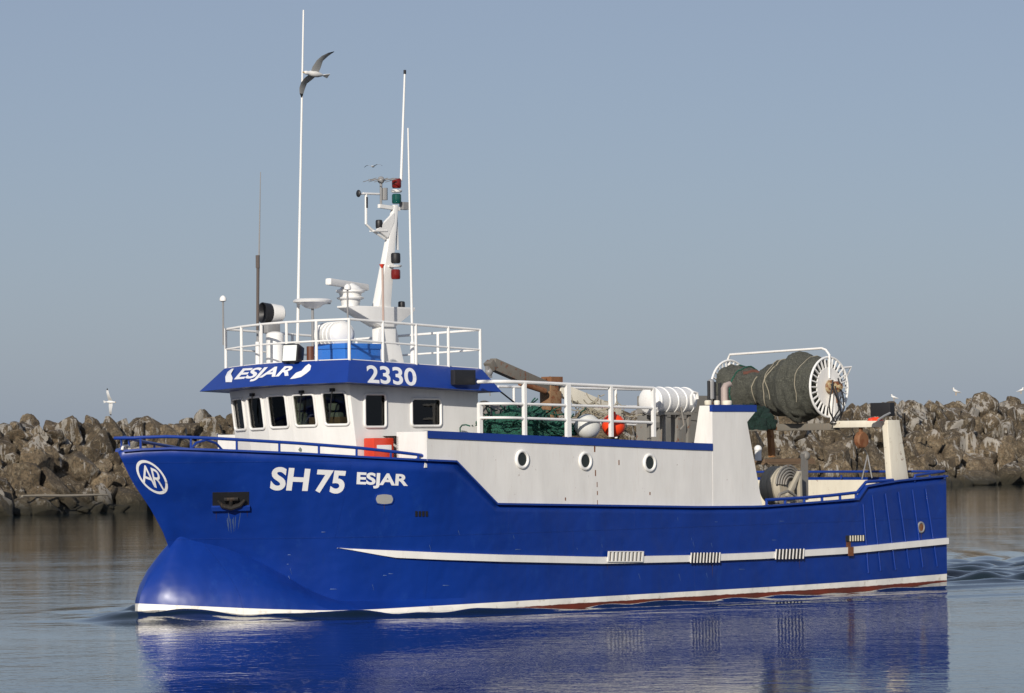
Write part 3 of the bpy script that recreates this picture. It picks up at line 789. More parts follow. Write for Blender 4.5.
# rusty outlet and porthole near the stern, with a rust run
mb = MB(); patch(mb, rect_map(845.5, 535.5, 864, 541.5, -.6), .0, .02, 3); o1 = mb.build('outlet', DARK, hull)
mb = MB()
for k in range(6): u = 849+k*2.6; mb.bar(hp(u, 535.6-k*.08, .03), hp(u, 541.2-k*.08, .03), .012, .02)
mb.build('grating', CREAM, o1)
mb = MB(); patch(mb, rect_map(846, 541, 850.5, 547, 0), .002, .006, 3); mb.build('rust_run', paint('rust_stain', (.12, .04, .02), .9, rust=.5), hull)
mb = MB(); patch(mb, rect_map(845.6, 546.8, 851, 555.8, 0), .052, .057, 3); mb.build('rust_run', paint('rust_stain', (.20, .09, .04), .9, rust=.5), hull)
def ring_at(name, c, n, r, th, m, parent, seg=28):
    """torus round point c with normal n"""
    n = Vector(n).normalized(); u = Vector((0, 0, 1)); a = (u-n*u.dot(n)).normalized(); b_ = n.cross(a)
    mb = MB(); mb.tube([c+(a*math.cos(2*math.pi*k/seg)+b_*math.sin(2*math.pi*k/seg))*r for k in range(seg)], th, 8, closed=True)
    return mb.build(name, m, parent)
c = hp(920.5, 527.3, .01); r_ = ring_at('stern_fairlead', c, (0, 1, 0), .085, .02, GALV, hull)
mb = MB(); mb.cyl(c-Vector((0, .03, 0)), c+Vector((0, .006, 0)), .08, n=24); mb.build('hole', RUSTY, r_)
# slanting guard bars on the quarter
for (u0, v0, u1, v1) in ((862, 497, 868.5, 580), (871, 487.5, 881, 578.5), (884, 486, 896, 577.5), (897, 484.5, 910, 576), (911, 482, 923.5, 575), (924, 481, 938, 574)):
    mb = MB(); pts = [hp(u0+(u1-u0)*t/12, v0+(v1-v0)*t/12, .012) for t in range(1, 12)]
    pts = [Vector((p.x, p.y+(.05 if False else 0), p.z)) for p in pts]
    mb.tube(pts, .013, 6); mb.build('guard_bar', BLUE, hull)

# bulwark rail round the bow ------------------------------------------------------
def bow_rail():
    def raised(sgn):
        pts = []
        for col in SIDES:
            x, y, z = col[-1]
            X430 = at(430, 457, 2.3)[0]
            if .12 <= x <= X430:
                u = pix(x, y, z)[0]
                h = float(np.interp(x, [.1, 1, 3, X430-.35, X430-.12, X430], [.19, .185, .15, .10, .085, .01]))
                pts.append(Vector((x, (y-.05)*sgn, z+h)))
        return pts
    pp = raised(1); ps = raised(-1)
    mb = MB(); mb.tube(ps[::-1]+[Vector((-.06, 0, pp[0].z))]+pp, .024, 8); r = mb.build('bow_rail', BLUE, boat)
    for sgn in (1, -1):
        for X in (.25, .8, 1.35, 1.9, 2.45, 3.0, 3.5, 3.95):
            y = YDf(X)-.05; z = Ztop(X); h = float(np.interp(X, [.1, 1, 3, 4], [.19, .185, .15, .1]))
            mb = MB(); mb.cyl((X, y*sgn, z), (X, y*sgn, z+h), .018, n=8); mb.build('post', BLUE, r)
    return r
bow_rail()
# hoop of the chain guide on the foredeck
mb = MB(); mb.tube([p3(188, 452, -.2), p3(196, 443, -.2), p3(206, 440, -.2), p3(216, 443, -.2), p3(224, 452, -.2)], .02, 8); mb.build('hoop', BLUE, boat)
mb = MB(); mb.tube([p3(122, 450, -.1), p3(123, 446, -.1), p3(128, 446, -.1), p3(131, 452, -.1)], .022, 8); mb.build('fairlead', WHITE, boat)

# wheelhouse ---------------------------------------------------------------------
WY = 1.38
Xf = at(351, 400, WY)[0]; Xb = at(478, 405, WY)[0]
rake = (at(356, 447, WY)[0]-at(348.5, 384, WY)[0])/(at(348.5, 384, WY)[1]-at(356, 447, WY)[1])
zref = at(351, 400, WY)[1]
def plane3(a, b, c):
    n = (b-a).cross(c-a); return lambda X, Y: a.z-(n.x*(X-a.x)+n.y*(Y-a.y))/n.z
fr = [(0.0, WY)]; 
for ang in (18, 9, 0, -9, -18):
    a = rad(ang); x, y = fr[-1]; fr.append((x-math.sin(a)*.565, y-math.cos(a)*.565))
FX = [(Xf+x, y) for x, y in fr]                                  # front corners at height zref
WYS = FX[-1][1]
def wpt(i, z): x, y = FX[i]; return Vector((x+(zref-z)*rake, y, z))
# visor plane from the photograph's corners
OV = .36
pA = Vector((Xf-OV-.02, WY+OV*.9, 0)); pA.z = zat(pA.x, pA.y, 382.5)
pB = Vector((FX[-1][0]-OV-.02, WYS-OV*.9, 0)); pB.z = zat(pB.x, pB.y, 391.8)
pC = Vector((Xb+.22, WY+OV*.9, 0)); pC.z = zat(pC.x, pC.y, 392.2)
ZB = plane3(pA, pB, pC)                                          # underside of the visor
VH = .37
def ztop_w(X, Y): return ZB(X, Y)+.01
zlow = 1.75
def panel(corners, holes):
    """flat wall with rounded window holes; corners: 4 points; holes in 0..1 wall coordinates (x0, x1, y0, y1)"""
    c0, c1, c2, c3 = [Vector(c) for c in corners]                # bottom-left, bottom-right, top-right, top-left
    def f(x, y): return (c0*(1-x)+c1*x)*(1-y)+(c3*(1-x)+c2*x)*y
    return f
def rr_loop(x0, x1, y0, y1, rx, ry, n=5):
    pts = []
    for cx, cy, a0 in ((x1-rx, y1-ry, 0), (x0+rx, y1-ry, 90), (x0+rx, y0+ry, 180), (x1-rx, y0+ry, 270)):
        for k in range(n+1):
            a = rad(a0+90*k/n); pts.append((cx+rx*math.cos(a), cy+ry*math.sin(a)))
    return pts
wall = MB(); win_specs = []
def add_wall(corners, wins, th=.05, inward=None):
    """wins: list of picture quads (u0,u1 at top; u0,u1 at bottom; v top, v bottom) given in wall coordinates"""
    f = panel(corners, wins); nrm = (Vector(corners[1])-Vector(corners[0])).cross(Vector(corners[3])-Vector(corners[0])).normalized()
    ctr = Vector(((FX[0][0]+Xb)/2, 0, corners[0][2]))
    if nrm.dot(Vector(corners[0])-ctr) < 0: nrm = -nrm
    W_ = (Vector(corners[1])-Vector(corners[0])).length; H_ = (Vector(corners[3])-Vector(corners[0])).length
    loops = [[(0, 0), (1, 0), (1, 1), (0, 1)]]
    for (x0, x1, y0, y1) in wins: loops.append(rr_loop(x0, x1, y0, y1, .055/W_, .055/H_))
    me = shape_mesh([loops]); n = len(me.vertices)
    out_ = [f(v.co.x, v.co.y) for v in me.vertices]; inn = [p-nrm*th for p in out_]
    fs = [tuple(p.vertices) for p in me.polygons]
    fs2 = [tuple(i+n for i in t[::-1]) for t in fs]; side = []
    k = 0
    for lp in loops:
        m = len(lp)
        for i in range(m): a, b_ = k+i, k+(i+1) % m; side.append((a, b_, n+b_, n+a))
        k += m
    wall.add(out_+inn, fs+fs2+side)
    for w_ in wins: win_specs.append((f, nrm, w_, W_, H_))
def wall_uv(corners, u, v):
    """wall coordinates of picture point u, v"""
    c0, c1, c3 = Vector(corners[0]), Vector(corners[1]), Vector(corners[3]); ex = c1-c0; ey = c3-c0; n = ex.cross(ey)
    d = ray(u, v); dl = Vector((d.dot(AFT), d.dot(PORT), d.z)); q = CAM-ORG; cl = Vector((q.dot(AFT), q.dot(PORT), q.z))
    t = (c0-cl).dot(n)/dl.dot(n); p = cl+dl*t-c0
    A_ = np.array([[ex.x, ey.x], [ex.y, ey.y], [ex.z, ey.z]]); s_, *_ = np.linalg.lstsq(A_, np.array(p), rcond=None); return float(s_[0]), float(s_[1])
wpx = [(318.8, 342.3, 392.4, 425), (286.8, 309.6, 394.7, 426.3), (263.5, 282.5, 395.8, 427.8), (243.5, 257.5, 397.5, 429.5), (225.3, 236.2, 399.4, 430.5)]
for i in range(5):
    a, b_ = wpt(i+1, zlow), wpt(i, zlow)
    za, zb = ztop_w(a.x, a.y), ztop_w(b_.x, b_.y)
    cs = [a, b_, wpt(i, zb), wpt(i+1, za)]
    u0, u1, v0, v1 = wpx[i]
    q = [wall_uv(cs, u0+.0, v0), wall_uv(cs, u1, v1), wall_uv(cs, (u0+u1)/2, v0), wall_uv(cs, (u0+u1)/2, v1)]
    y1 = q[2][1]; y0 = q[3][1]
    add_wall(cs, [(.13, .87, y0, y1)])
def flat_wall(Y, wins_px, x0z, X1):
    zt0 = ztop_w(Xf, Y); zt1 = ztop_w(X1, Y); Xa = Xf+(zref-zlow)*rake; Xt = Xf+(zref-zt0)*rake
    cs = [Vector((Xa, Y, zlow)), Vector((X1, Y, zlow)), Vector((X1, Y, zt1)), Vector((Xt, Y, zt0))]
    f = panel(cs, None)
    wins = []
    for (u0, u1, v0, v1) in wins_px:
        xa, zt = at(u0, v0, Y); xb, zb = at(u1, v1, Y)
        wins.append((xa, xb, zb, zt))
    loops = [[(c.x, c.z) for c in cs]]+[rr_loop(*w_, .05, .05) for w_ in wins]
    me = shape_mesh([loops]); sg = 1 if Y > 0 else -1; n = len(me.vertices)
    o_ = [Vector((v.co.x, Y, v.co.y)) for v in me.vertices]; i_ = [p-Vector((0, .05*sg, 0)) for p in o_]
    fs = [tuple(p.vertices) for p in me.polygons]; side = []; k = 0
    for lp in loops:
        m = len(lp)
        for i in range(m): a, b_ = k+i, k+(i+1) % m; side.append((a, b_, n+b_, n+a))
        k += m
    wall.add(o_+i_, fs+[tuple(i+n for i in t) for t in fs]+side)
    for w_ in wins:
        win_specs.append(((lambda x, y, w_=w_: Vector((x, Y, y))), Vector((0, sg, 0)), w_, 1, 1))
flat_wall(WY, [(364, 385.5, 394, 427), (411, 440.5, 398.5, 426)], None, Xb)
flat_wall(WYS, [], None, Xb)
wall.box(Xb-.05, Xb-.002, WYS+.05, WY-.05, zlow, ZB(Xb, 0)-.005)
wh = wall.build('wheelhouse', WHITE2, boat, smooth=20)
for (f, nrm, (x0, x1, y0, y1), W_, H_) in win_specs:
    lp = rr_loop(x0, x1, y0, y1, .055/W_, .055/H_); pts = [f(x, y) for x, y in lp]
    mb = MB(); mb.tube([p+nrm*.012 for p in pts], .021, 8, closed=True); fo = mb.build('window', WHITE2, wh)
    mb = MB(); mb.prism([p-nrm*.02 for p in pts], -nrm*.008); mb.build('glass', GLASS, fo)
for wi in (0, 1, 3):                                             # wipers on the front windows
    f, nrm, (x0, x1, y0, y1), W_, H_ = win_specs[wi]
    a = f((x0+x1)/2, y1+.02)+nrm*.04; b_ = f(x0+(x1-x0)*.25, y0+(y1-y0)*.35)+nrm*.03
    mb = MB(); mb.tube([a, b_], .008, 6); mb.bar(a.lerp(b_, .45)+UP*.0, b_-UP*.10, .012); mb.box(a.x-.03, a.x+.03, a.y-.03, a.y+.03, a.z-.02, a.z+.03); mb.build('wiper', DARK, wh)
# inside of the wheelhouse: floor, console, seats
mb = MB(); mb.box(Xf+.1, Xb-.06, WYS+.06, WY-.06, zlow+.3, zlow+.34); mb.build('cabin_floor', INNER, wh)
mb = MB(); mb.box(Xf+.05, Xf+.5, WYS+.3, WY-.3, zlow+.35, zref-.25); mb.build('console', INNER, wh)
mb = MB(); mb.prism([(Xb-.6, WYS+.06, zlow+.35), (Xb-.06, WYS+.06, zlow+.35), (Xb-.06, WYS+.06, zref+.25), (Xb-.6, WYS+.06, zref+.25)], (0, 2.6, 0)); mb.build('bulkhead', INNER, wh)
for (u, v, dy) in ((297, 420, 0), (333, 420, 0)):
    pt = p3(u, v, .25 if u < 310 else .85); pt.x += .0
    mb = MB(); mb.box(pt.x-.06, pt.x+.08, pt.y-.17, pt.y+.17, pt.z-.5, pt.z+.12); mb.box(pt.x-.05, pt.x+.06, pt.y-.10, pt.y+.10, pt.z+.14, pt.z+.26); mb.build('helm_seat', SEAT, wh, bevel=.04)
pt = Vector((Xf+.55, -.9, zref)); mb = MB(); mb.box(pt.x, pt.x+.2, pt.y-.1, pt.y+.12, pt.z-.5, pt.z+.2); mb.build('curtain', paint('orange_cloth', (.28, .10, .03), .9), wh)
pt = p3(274, 405, -.4); mb = MB(); mb.box(pt.x+.5, pt.x+.6, pt.y-.2, pt.y+.2, pt.z-.1, pt.z+.2); mb.build('locker', paint('oak_panel', (.22, .13, .05), .7), wh)
# visor (blue band) and roof
def ring_pts(ov, dz):
    P = []
    for i, (x, y) in enumerate(FX):
        yy = y+(ov*.9 if i == 0 else (-ov*.9 if i == len(FX)-1 else 0)); xx = x-ov-.02
        P.append(Vector((xx, yy, ZB(xx, yy)+dz)))
    P.append(Vector((Xb+ov*.6, WYS-ov*.9, 0))); P[-1].z = ZB(P[-1].x, P[-1].y)+dz
    P.append(Vector((Xb+ov*.6, WY+ov*.9, 0))); P[-1].z = ZB(P[-1].x, P[-1].y)+dz
    return P
RB = ring_pts(OV, 0); RT = ring_pts(.06, VH)
mb = MB(); mb.hexa(RB, RT); visor = mb.build('visor', BLUE, boat, smooth=12, bevel=.008)
VB = bvh_of(visor)
def ZR(X, Y): return ZB(X, Y)+VH
mb = MB(); mb.prism([p+(Vector(((RT[0].x+RT[-1].x)/2, 0, p.z))-p)*.03 + UP*.003 for p in RT], (0, 0, .012)); mb.build('roof', WHITE, boat)
decal('lettering', text_mesh('ESJAR', .03, .35), quad((237.5, 368.8), (293.5, 365.8), (233, 382.9), (288.5, 378.8)), VB, parent=visor, cuts=10)
decal('lettering', text_mesh('2330', .022), quad((366, 365), (415.5, 368.4), (367.5, 383), (417, 386.2)), VB, parent=visor, cuts=10)
sw1 = [[(.75, 1), (1, .98), (.7, .62), (1, .3), (.95, 0), (.1, .05), (0, .45), (.25, .8)]]
decal('emblem', shape_mesh([sw1]), quad((226, 369.5), (234, 368.6), (225, 383), (232.3, 382.2)), VB, parent=visor, cuts=6)
sw2 = [[(0, 0), (.28, .42), (.55, .55), (.72, .85), (.88, 1), (1, .85), (.97, .55), (.80, .33), (.55, .10), (.25, .02)]]
decal('emblem', shape_mesh([sw2]), quad((291, 365), (311.5, 363.8), (290, 379.2), (310, 378)), VB, parent=visor, cuts=6)
# roof railing
def roof_rail():
    per = [RT[0], RT[5], RT[6], RT[7]]
    loop = [RT[7], RT[0], RT[1], RT[2], RT[3], RT[4], RT[5], RT[6]]
    cen = Vector(((RT[0].x+RT[7].x)/2, 0, 0))
    L = []
    for p in loop:
        d = cen-p; d.z = 0; q = p+d.normalized()*.02; L.append(q)
    H_ = .615
    mb = MB()
    for h in (H_, .30): mb.tube([p+UP*h for p in L], .016 if h < .5 else .02, 8, closed=True)
    r = mb.build('roof_railing', WHITE2, boat)
    def along(path, n, skip_last=False):
        seg = [(path[i+1]-path[i]).length for i in range(len(path)-1)]; T = sum(seg)
        for k in range(n):
            t = T*k/(n-1); i = 0
            while i < len(seg)-1 and t > seg[i]: t -= seg[i]; i += 1
            yield path[i]+(path[i+1]-path[i])*(t/seg[i])
    posts = list(along(L[1:7], 6))+list(along([L[1], L[0]], 5))[1:]+list(along([L[6], L[7]], 5))[1:]+list(along([L[7], L[0]], 4))[1:-1]
    for p in posts: mb = MB(); mb.cyl(p-UP*.02, p+UP*(H_+.01), .024, n=8); mb.build('post', WHITE2, r)
roof_rail()

# on the roof ---------------------------------------------------------------------
def roofp(u, Y, v=None):
    """roof point seen at picture column u at port offset Y"""
    x, z = at(u, 355, Y); return Vector((x, Y, ZR(x, Y)))
def aerial(u0, v0, u1, v1, Y, r0, r1, m, zfrom=None, name='whip_antenna'):
    a = p3(u1, v1, Y); b_ = p3(u0, v0, Y)
    base = Vector((a.x, Y, ZR(a.x, Y)))
    mb = MB(); mb.tube([a, a.lerp(b_, .5), b_], [r0, (r0+r1)/2, r1], 8)
    o = mb.build(name, m, boat)
    mb = MB(); mb.cyl(base, a+UP*.05, r0*1.7, n=10); mb.build('base', WHITE2, o); return o
aerial(303.5, 10, 297.5, 345, -.35, .026, .013, WHITE2)
aerial(260.5, 172, 257.5, 345, -.75, .020, .006, GALV)
aerial(408, 128, 412.5, 345, .95, .022, .012, WHITE2)
# lower dark sleeve of the thin aerial
a = p3(257.8, 268, -.75); b_ = p3(257.5, 330, -.75); mb = MB(); mb.tube([b_, a], .022, 8); mb.tube([a, a+UP*.2], .032, 8); mb.build('aerial_sleeve', paint('brown_sleeve', (.10, .08, .07), .7), boat)
def mushroom(u, v, Y, r, vb):
    a = p3(u, v, Y); x, z = at(u, vb, Y); mb = MB(); mb.lathe((a.x, Y, a.z-r*.9), (0, 0, 1), [(0, r*.55), (r*.2, r*.95), (r*.8, r), (r*1.3, r*.8), (r*1.7, r*.35), (r*1.8, .001)], 16)
    o = mb.build('gps_antenna', WHITE2, boat); mb = MB(); mb.cyl((a.x, Y, z), (a.x, Y, a.z-r*.8), .014, n=8); mb.build('stem', GALV, o)
mushroom(223, 298.5, -1.33, .055, 345); mushroom(347.5, 287, 1.36, .055, 322)
# satellite compass disc
c = p3(312.5, 303, -.1); mb = MB(); mb.lathe((c.x, -.1, c.z-.09), (0, 0, 1), [(0, .05), (.02, .12), (.06, .17), (.10, .30), (.125, .31), (.155, .26), (.165, .001)], 32); o = mb.build('satellite_dome', WHITE2, boat)
mb = MB(); mb.cyl((c.x, -.1, ZR(c.x, -.1)), (c.x, -.1, c.z-.09), .022, n=8); mb.box(c.x+.3, c.x+.37, -.12, -.08, c.z-.01, c.z+.03); mb.build('stem', GALV, o)
# searchlight: dark open front, white drum behind, on a pedestal
c = p3(270, 313, -.85); ax = Vector((-.97, -.20, .02)).normalized()
mb = MB(); mb.lathe(c-ax*.16, ax, [(-.08, .08), (-.04, .13), (.12, .15), (.17, .15)], 24); sl_ = mb.build('searchlight', WHITE2, boat)
mb = MB(); mb.lathe(c+ax*.01, ax, [(0, .15), (.13, .165), (.132, .15), (.05, .09)], 24); mb.build('bezel', DARK, sl_)
base = Vector((c.x, c.y, ZR(c.x, c.y))); mb = MB(); mb.cyl(base, (c.x, c.y, c.z-.16), .07, n=12); mb.box(c.x-.13, c.x+.13, c.y-.1, c.y+.1, c.z-.32, c.z-.16); mb.build('pedestal', GALV, sl_, bevel=.02)
bk = roofp(275, -.6); mb = MB(); mb.cyl(bk, bk+UP*.50, .14, n=20); mb.ball(bk+UP*.5, .14, sz=.4); mb.build('air_vent', WHITE2, boat)
# floodlight on the visor's front edge
fx = (FX[2][0]-.35)
cc = q3(290, 353, RT[2].x-.05)
mb = MB(); nx = Vector((-.95, .10, .12)).normalized(); ry = Vector((0, 0, 1)).cross(nx).normalized(); rz_ = nx.cross(ry)
def obox(mb, c, ex, ey, ez): q = [ey*a+ez*b for a, b in ((-1, -1), (1, -1), (1, 1), (-1, 1))]; mb.hexa([c+k for k in q], [c+ex+k*.7 for k in q])
obox(mb, cc, -nx*.20, ry*.16, rz_*.145); fl = mb.build('floodlight', DARK, boat, bevel=.012)
mb = MB(); q = [ry*a*.135+rz_*b*.12 for a, b in ((-1, -1), (1, -1), (1, 1), (-1, 1))]; mb.prism([cc+nx*.004+k for k in q], nx*.008); mb.build('lens', MIRROR, fl)
mb = MB(); mb.bar(cc-nx*.1-UP*.13, cc-nx*.1-UP*.2, .1, .1); mb.build('bracket', GALV, fl)
c2 = cc+Vector((.24, .20, .0)); mb = MB(); mb.cyl(c2-UP*.14, c2+UP*.10, .06, n=12); mb.build('small_lamp', paint('brown_lamp', (.12, .04, .02), .5), boat)
# life raft canister and blue box
def canister(mb, c, ax, L, r, n=28):
    ax = Vector(ax).normalized(); prof = [(-L/2, .02), (-L/2+.01, r*.6), (-L/2+.05, r*.9), (-L/2+.1, r)]
    for k in range(5):
        t = -L/2+.12+(L-.24)*k/4; prof += [(t-.028, r), (t-.02, r*1.05), (t+.02, r*1.05), (t+.028, r)]
    prof += [(L/2-.1, r), (L/2-.05, r*.9), (L/2-.01, r*.6), (L/2, .02)]
    mb.lathe(c, ax, prof, n)
bb = MB(); b0 = roofp(326, .35); b1x = at(382, 350, .75)[0]
boxx0 = at(345, 350, .78)[0]; boxx1 = at(381, 350, .78)[0]
bb.box(boxx0, boxx1, .12, .78, ZR(boxx0, .5)-.03, zat(boxx0, .78, 344)); bx_ = bb.build('roof_locker', LBLUE, boat, bevel=.02)
bb = MB(); zt_ = zat(boxx0, .78, 344); bb.box(boxx0-.02, boxx1+.02, .10, .80, zt_-.07, zt_+.012); bb.build('lid', LBLUE, bx_, bevel=.01)
c = p3(331, 335, -.05); rf = ship_empty('life_raft_canister', 'cream ribbed life raft canister on the wheelhouse roof', 'life raft', c.x, c.y, ZR(c.x, c.y), None)
mb = MB(); canister(mb, Vector((c.x+.06, c.y, c.z)), (.35, -.94, 0), .88, .20); rebase(mb, c.x, c.y, ZR(c.x, c.y)).build('canister', WHITE2, rf)
mb = MB()
for s_ in (-.25, .25): mb.box(c.x+.06-s_*.35-.16, c.x+.06-s_*.35+.16, c.y+s_-.02, c.y+s_+.02, ZR(c.x, c.y), c.z-.12)
rebase(mb, c.x, c.y, ZR(c.x, c.y)).build('cradle', GREYP, rf)

# mast ------------------------------------------------------------------------------
MY = -.05
def mp(u, v, dy=0): return p3(u, v, MY+dy)
def taper(mb, a, b_, wa, wb, da, db):
    """a box post from a to b: w fore and aft, d athwart"""
    mb.hexa([a+Vector((x*wa/2, y*da/2, 0)) for x, y in ((-1, -1), (1, -1), (1, 1), (-1, 1))], [b_+Vector((x*wb/2, y*db/2, 0)) for x, y in ((-1, -1), (1, -1), (1, 1), (-1, 1))])
m0 = mp(381, 310); m1 = mp(395, 205)
mb = MB(); taper(mb, m0, m1, .27, .09, .17, .07); mast = mb.build('mast', WHITE2, boat, bevel=.01, smooth=20)
m_b = mp(385, 362); mb = MB(); taper(mb, Vector((m_b.x+.10, MY, ZR(m_b.x, MY))), m0+Vector((.02, 0, .002)), .50, .29, .24, .18)
fl_ = mp(366, 357); taper(mb, Vector((fl_.x-.12, MY+.35, ZR(fl_.x, MY))), m0+Vector((-.10, .05, -.30)), .16, .12, .12, .12)
mb.build('mast_foot', WHITE2, mast, bevel=.01, smooth=20)
# platform wings
mb = MB(); zt = mp(384, 307).z
L0 = at(343, 311, MY)[0]; R0 = at(409, 311, MY)[0]
mb.prism([(L0, MY-.14, zt-.03), (m0.x-.12, MY-.14, zt-.32), (m0.x+.18, MY-.14, zt-.32), (R0, MY-.14, zt-.05), (R0, MY-.14, zt), (L0, MY-.14, zt)], (0, .28, 0)); mb.build('platform', WHITE2, mast, bevel=.008)
# radar: turned drum with scanner bar
rc = mp(350.5, 300); rc.x = at(350.5, 305, MY)[0]
mb = MB(); mb.lathe((rc.x, MY, zt), (0, 0, 1), [(0, .14), (.09, .16), (.11, .21), (.13, .22), (.15, .17), (.2, .18), (.22, .23), (.25, .23), (.27, .17), (.31, .14), (.34, .08), (.36, .05)], 28); rd = mb.build('radar', WHITE2, boat)
a = mp(328, 281.5); b_ = mp(366.5, 287.5); dy = .28
a.y += -.12; b_.y += .12
s0 = p3(328, 281.5, MY+.18); s1 = p3(366.5, 287.5, MY-.18)
mb = MB(); mb.bar(s0, s1, .11, .11); mb.build('scanner_bar', WHITE2, rd, bevel=.03)
# lamps on the mast
def lamp_pair(u, vt, cols, parent, n='navigation_light', r=.075):
    g = None
    LY = MY+(.24 if 390 < u < 396 else 0); x, z = at(u, vt, LY)
    for k, (m, h) in enumerate(cols):
        mb = MB(); mb.lathe((x, LY, z-h), (0, 0, 1), [(0, r*.85), (.02, r), (h*.5, r*1.02), (h-.03, r), (h-.015, r*.8), (h-.01, .001)], 18)
        o = mb.build(n, m, mast)
        z -= h+.005
    return x, z
Xa, z1 = lamp_pair(395.6, 260.5 if False else 252, [(DARK, .18)], mast)
lamp_pair(395.6, 264, [(WHITE2, .05)], mast, 'lamp_plate', .10); lamp_pair(395.6, 268.5, [(REDL, .17)], mast)
lamp_pair(396.5, 177.5, [(REDL, .17)], mast); lamp_pair(396.5, 188.7, [(WHITE2, .06)], mast, 'lamp_plate', .09); lamp_pair(396.5, 193, [(GREENL, .17)], mast)
lamp_pair(401.5, 300.5, [(DARK, .16)], mast, 'stern_lamp', .055)
lamp_pair(379, 219, [(DARK, .15)], mast, 'deck_lamp', .055)
mb = MB(); mb.bar(mp(389, 266), p3(395.6, 266, MY+.22), .10, .03); mb.bar(mp(396, 206), mp(397.5, 250), .03, .03)
mb.prism([mp(375.5, 230) , mp(392, 213), mp(392, 222), mp(386, 238)], (0, .05, 0)); mb.bar(mp(379, 206), mp(399, 209), .06, .06); mb.bar(mp(372, 231), mp(385, 231), .12, .02); mb.build('bracket', WHITE2, mast)
mb = MB(); mb.tube([mp(385, 239), mp(372, 230), mp(366, 224), mp(366, 194), mp(359, 194)], .022, 8); mb.tube([mp(363, 193.5), mp(379, 194)], .018, 8)
o = mb.build('wind_sensor_arm', WHITE2, mast); mb = MB(); mb.ball(mp(358.5, 193.5), .05, sx=.5, sz=1.2, n=12); mb.cyl(mp(366.3, 197), mp(366.3, 208), .026, n=8); mb.build('wind_sensor', DARK, o)
mb = MB(); mb.tube([mp(397, 207), mp(381, 206), mp(381, 181)], .022, 8)
ya = mp(381, 180); mb.bar(ya+Vector((-.18, -.1, 0)), ya+Vector((.22, .1, .02)), .02)
for k in range(5):
    q = ya.lerp(ya+Vector((.22, .1, .02)), k/4*1.6-.8 if False else 0)+Vector((-.16+k*.08, -.09+k*.045, 0)); mb.bar(q+Vector((-.10, .26, .01)), q+Vector((.10, -.26, -.01)), .009)
mb.ball(ya, .06, n=12); mb.cyl(mp(384.5, 188), mp(384.5, 200), .05, n=8); mb.build('tv_aerial', GALV, mast)
mb = MB(); mb.tube([mp(401, 181), mp(404.8, 72)], [.022, .015], 8); w1 = mb.build('whip_antenna', WHITE2, mast); mb = MB(); mb.cyl(mp(404.8, 74), mp(404.8, 70), .022, n=8); mb.build('tip', DARK, w1)
mb = MB(); mb.bar(mp(396, 199), mp(404, 205), .03); mb.box(*(lambda p: (p.x-.07, p.x+.07, MY-.05, MY+.05, p.z-.06, p.z+.06))(mp(404.5, 206))); mb.build('clamp', GALV, mast)
mb = MB(); mb.tube([p3(382.5, 266, .45), p3(383.3, 322, .45)], .018, 8); pz = mb.build('signal_pole', paint('pink_pole', (.45, .33, .28), .6), boat); mb = MB(); mb.lathe(p3(382, 268, .45), (0, 0, 1), [(0, .015), (.06, .045), (.065, .001)], 10); mb.build('cap', RED, pz)

# port-side lamp box on the visor, life ring box ------------------------------------
c = p3(464.5, 377, WY+.35); mb = MB(); mb.box(c.x-.26, c.x+.20, c.y-.05, c.y+.05, c.z-.12, c.z+.11); mb.build('side_lamp_box', DARK, visor, bevel=.01)

# red life ring box on the wheelhouse side
xb0, zb1 = at(373, 438, WY+.25); xb1, zb0 = at(394, 454, WY+.25)
cx_ = (xb0+xb1)/2; bxe = empty('life_ring_box', 'red life ring box with a white notice on the wheelhouse side', 'box', Matrix.Translation(ORG+AFT*cx_+PORT*(WY+.25)+UP*(zb0-.2)) @ SHIP_ROT.to_4x4())
mb = MB(); mb.box(xb0+.02, xb1, WY+.02, WY+.25, zb0-.2, zb1); rebase(mb, cx_, WY+.25, zb0-.2).build('case', RED, bxe, bevel=.02)
mb = MB(); x0, z1 = at(377, 445, WY+.255); x1, z0 = at(391.5, 450.5, WY+.255); mb.box(x0, x1, WY+.252, WY+.256, z0, z1); rebase(mb, cx_, WY+.25, zb0-.2).build('notice', LETTER, bxe)

# shelter deck house ------------------------------------------------------------------
Xs0 = at(427, 440, B)[0]; YB = B-.004
def ztop_s(X): return zat(X, YB, float(np.interp(pix(X, YB, 2.5)[0], [425, 708], [431.5, 444.5])))
Xs1 = at(712, 440, YB)[0]
xA = at(752, 440, YB)[0]
colTL = p3(712, 405.5, YB); colTR = p3(755.5, 405.5, YB); colBR1 = p3(747, 422, YB); colBR = p3(762.5, 509, YB)
mb = MB()
nseg = 12; tp_ = [Vector((Xs0+(Xs1-Xs0)*k/nseg, YB, 0)) for k in range(nseg+1)]
for p in tp_: p.z = ztop_s(p.x)
zbs_ = lambda X: (Ztop(X)-.05) if X > X496 else 1.2
low_ = [Vector((X, YB, Ztop(X)+.004)) for X in [Xs1-.001, Xs1-1, Xs1-2, Xs1-3.2, X496+.6, X496, (X455+X496)/2, X455, Xs0]]
poly = tp_+low_
mb.prism(poly, (0, -.05, 0))
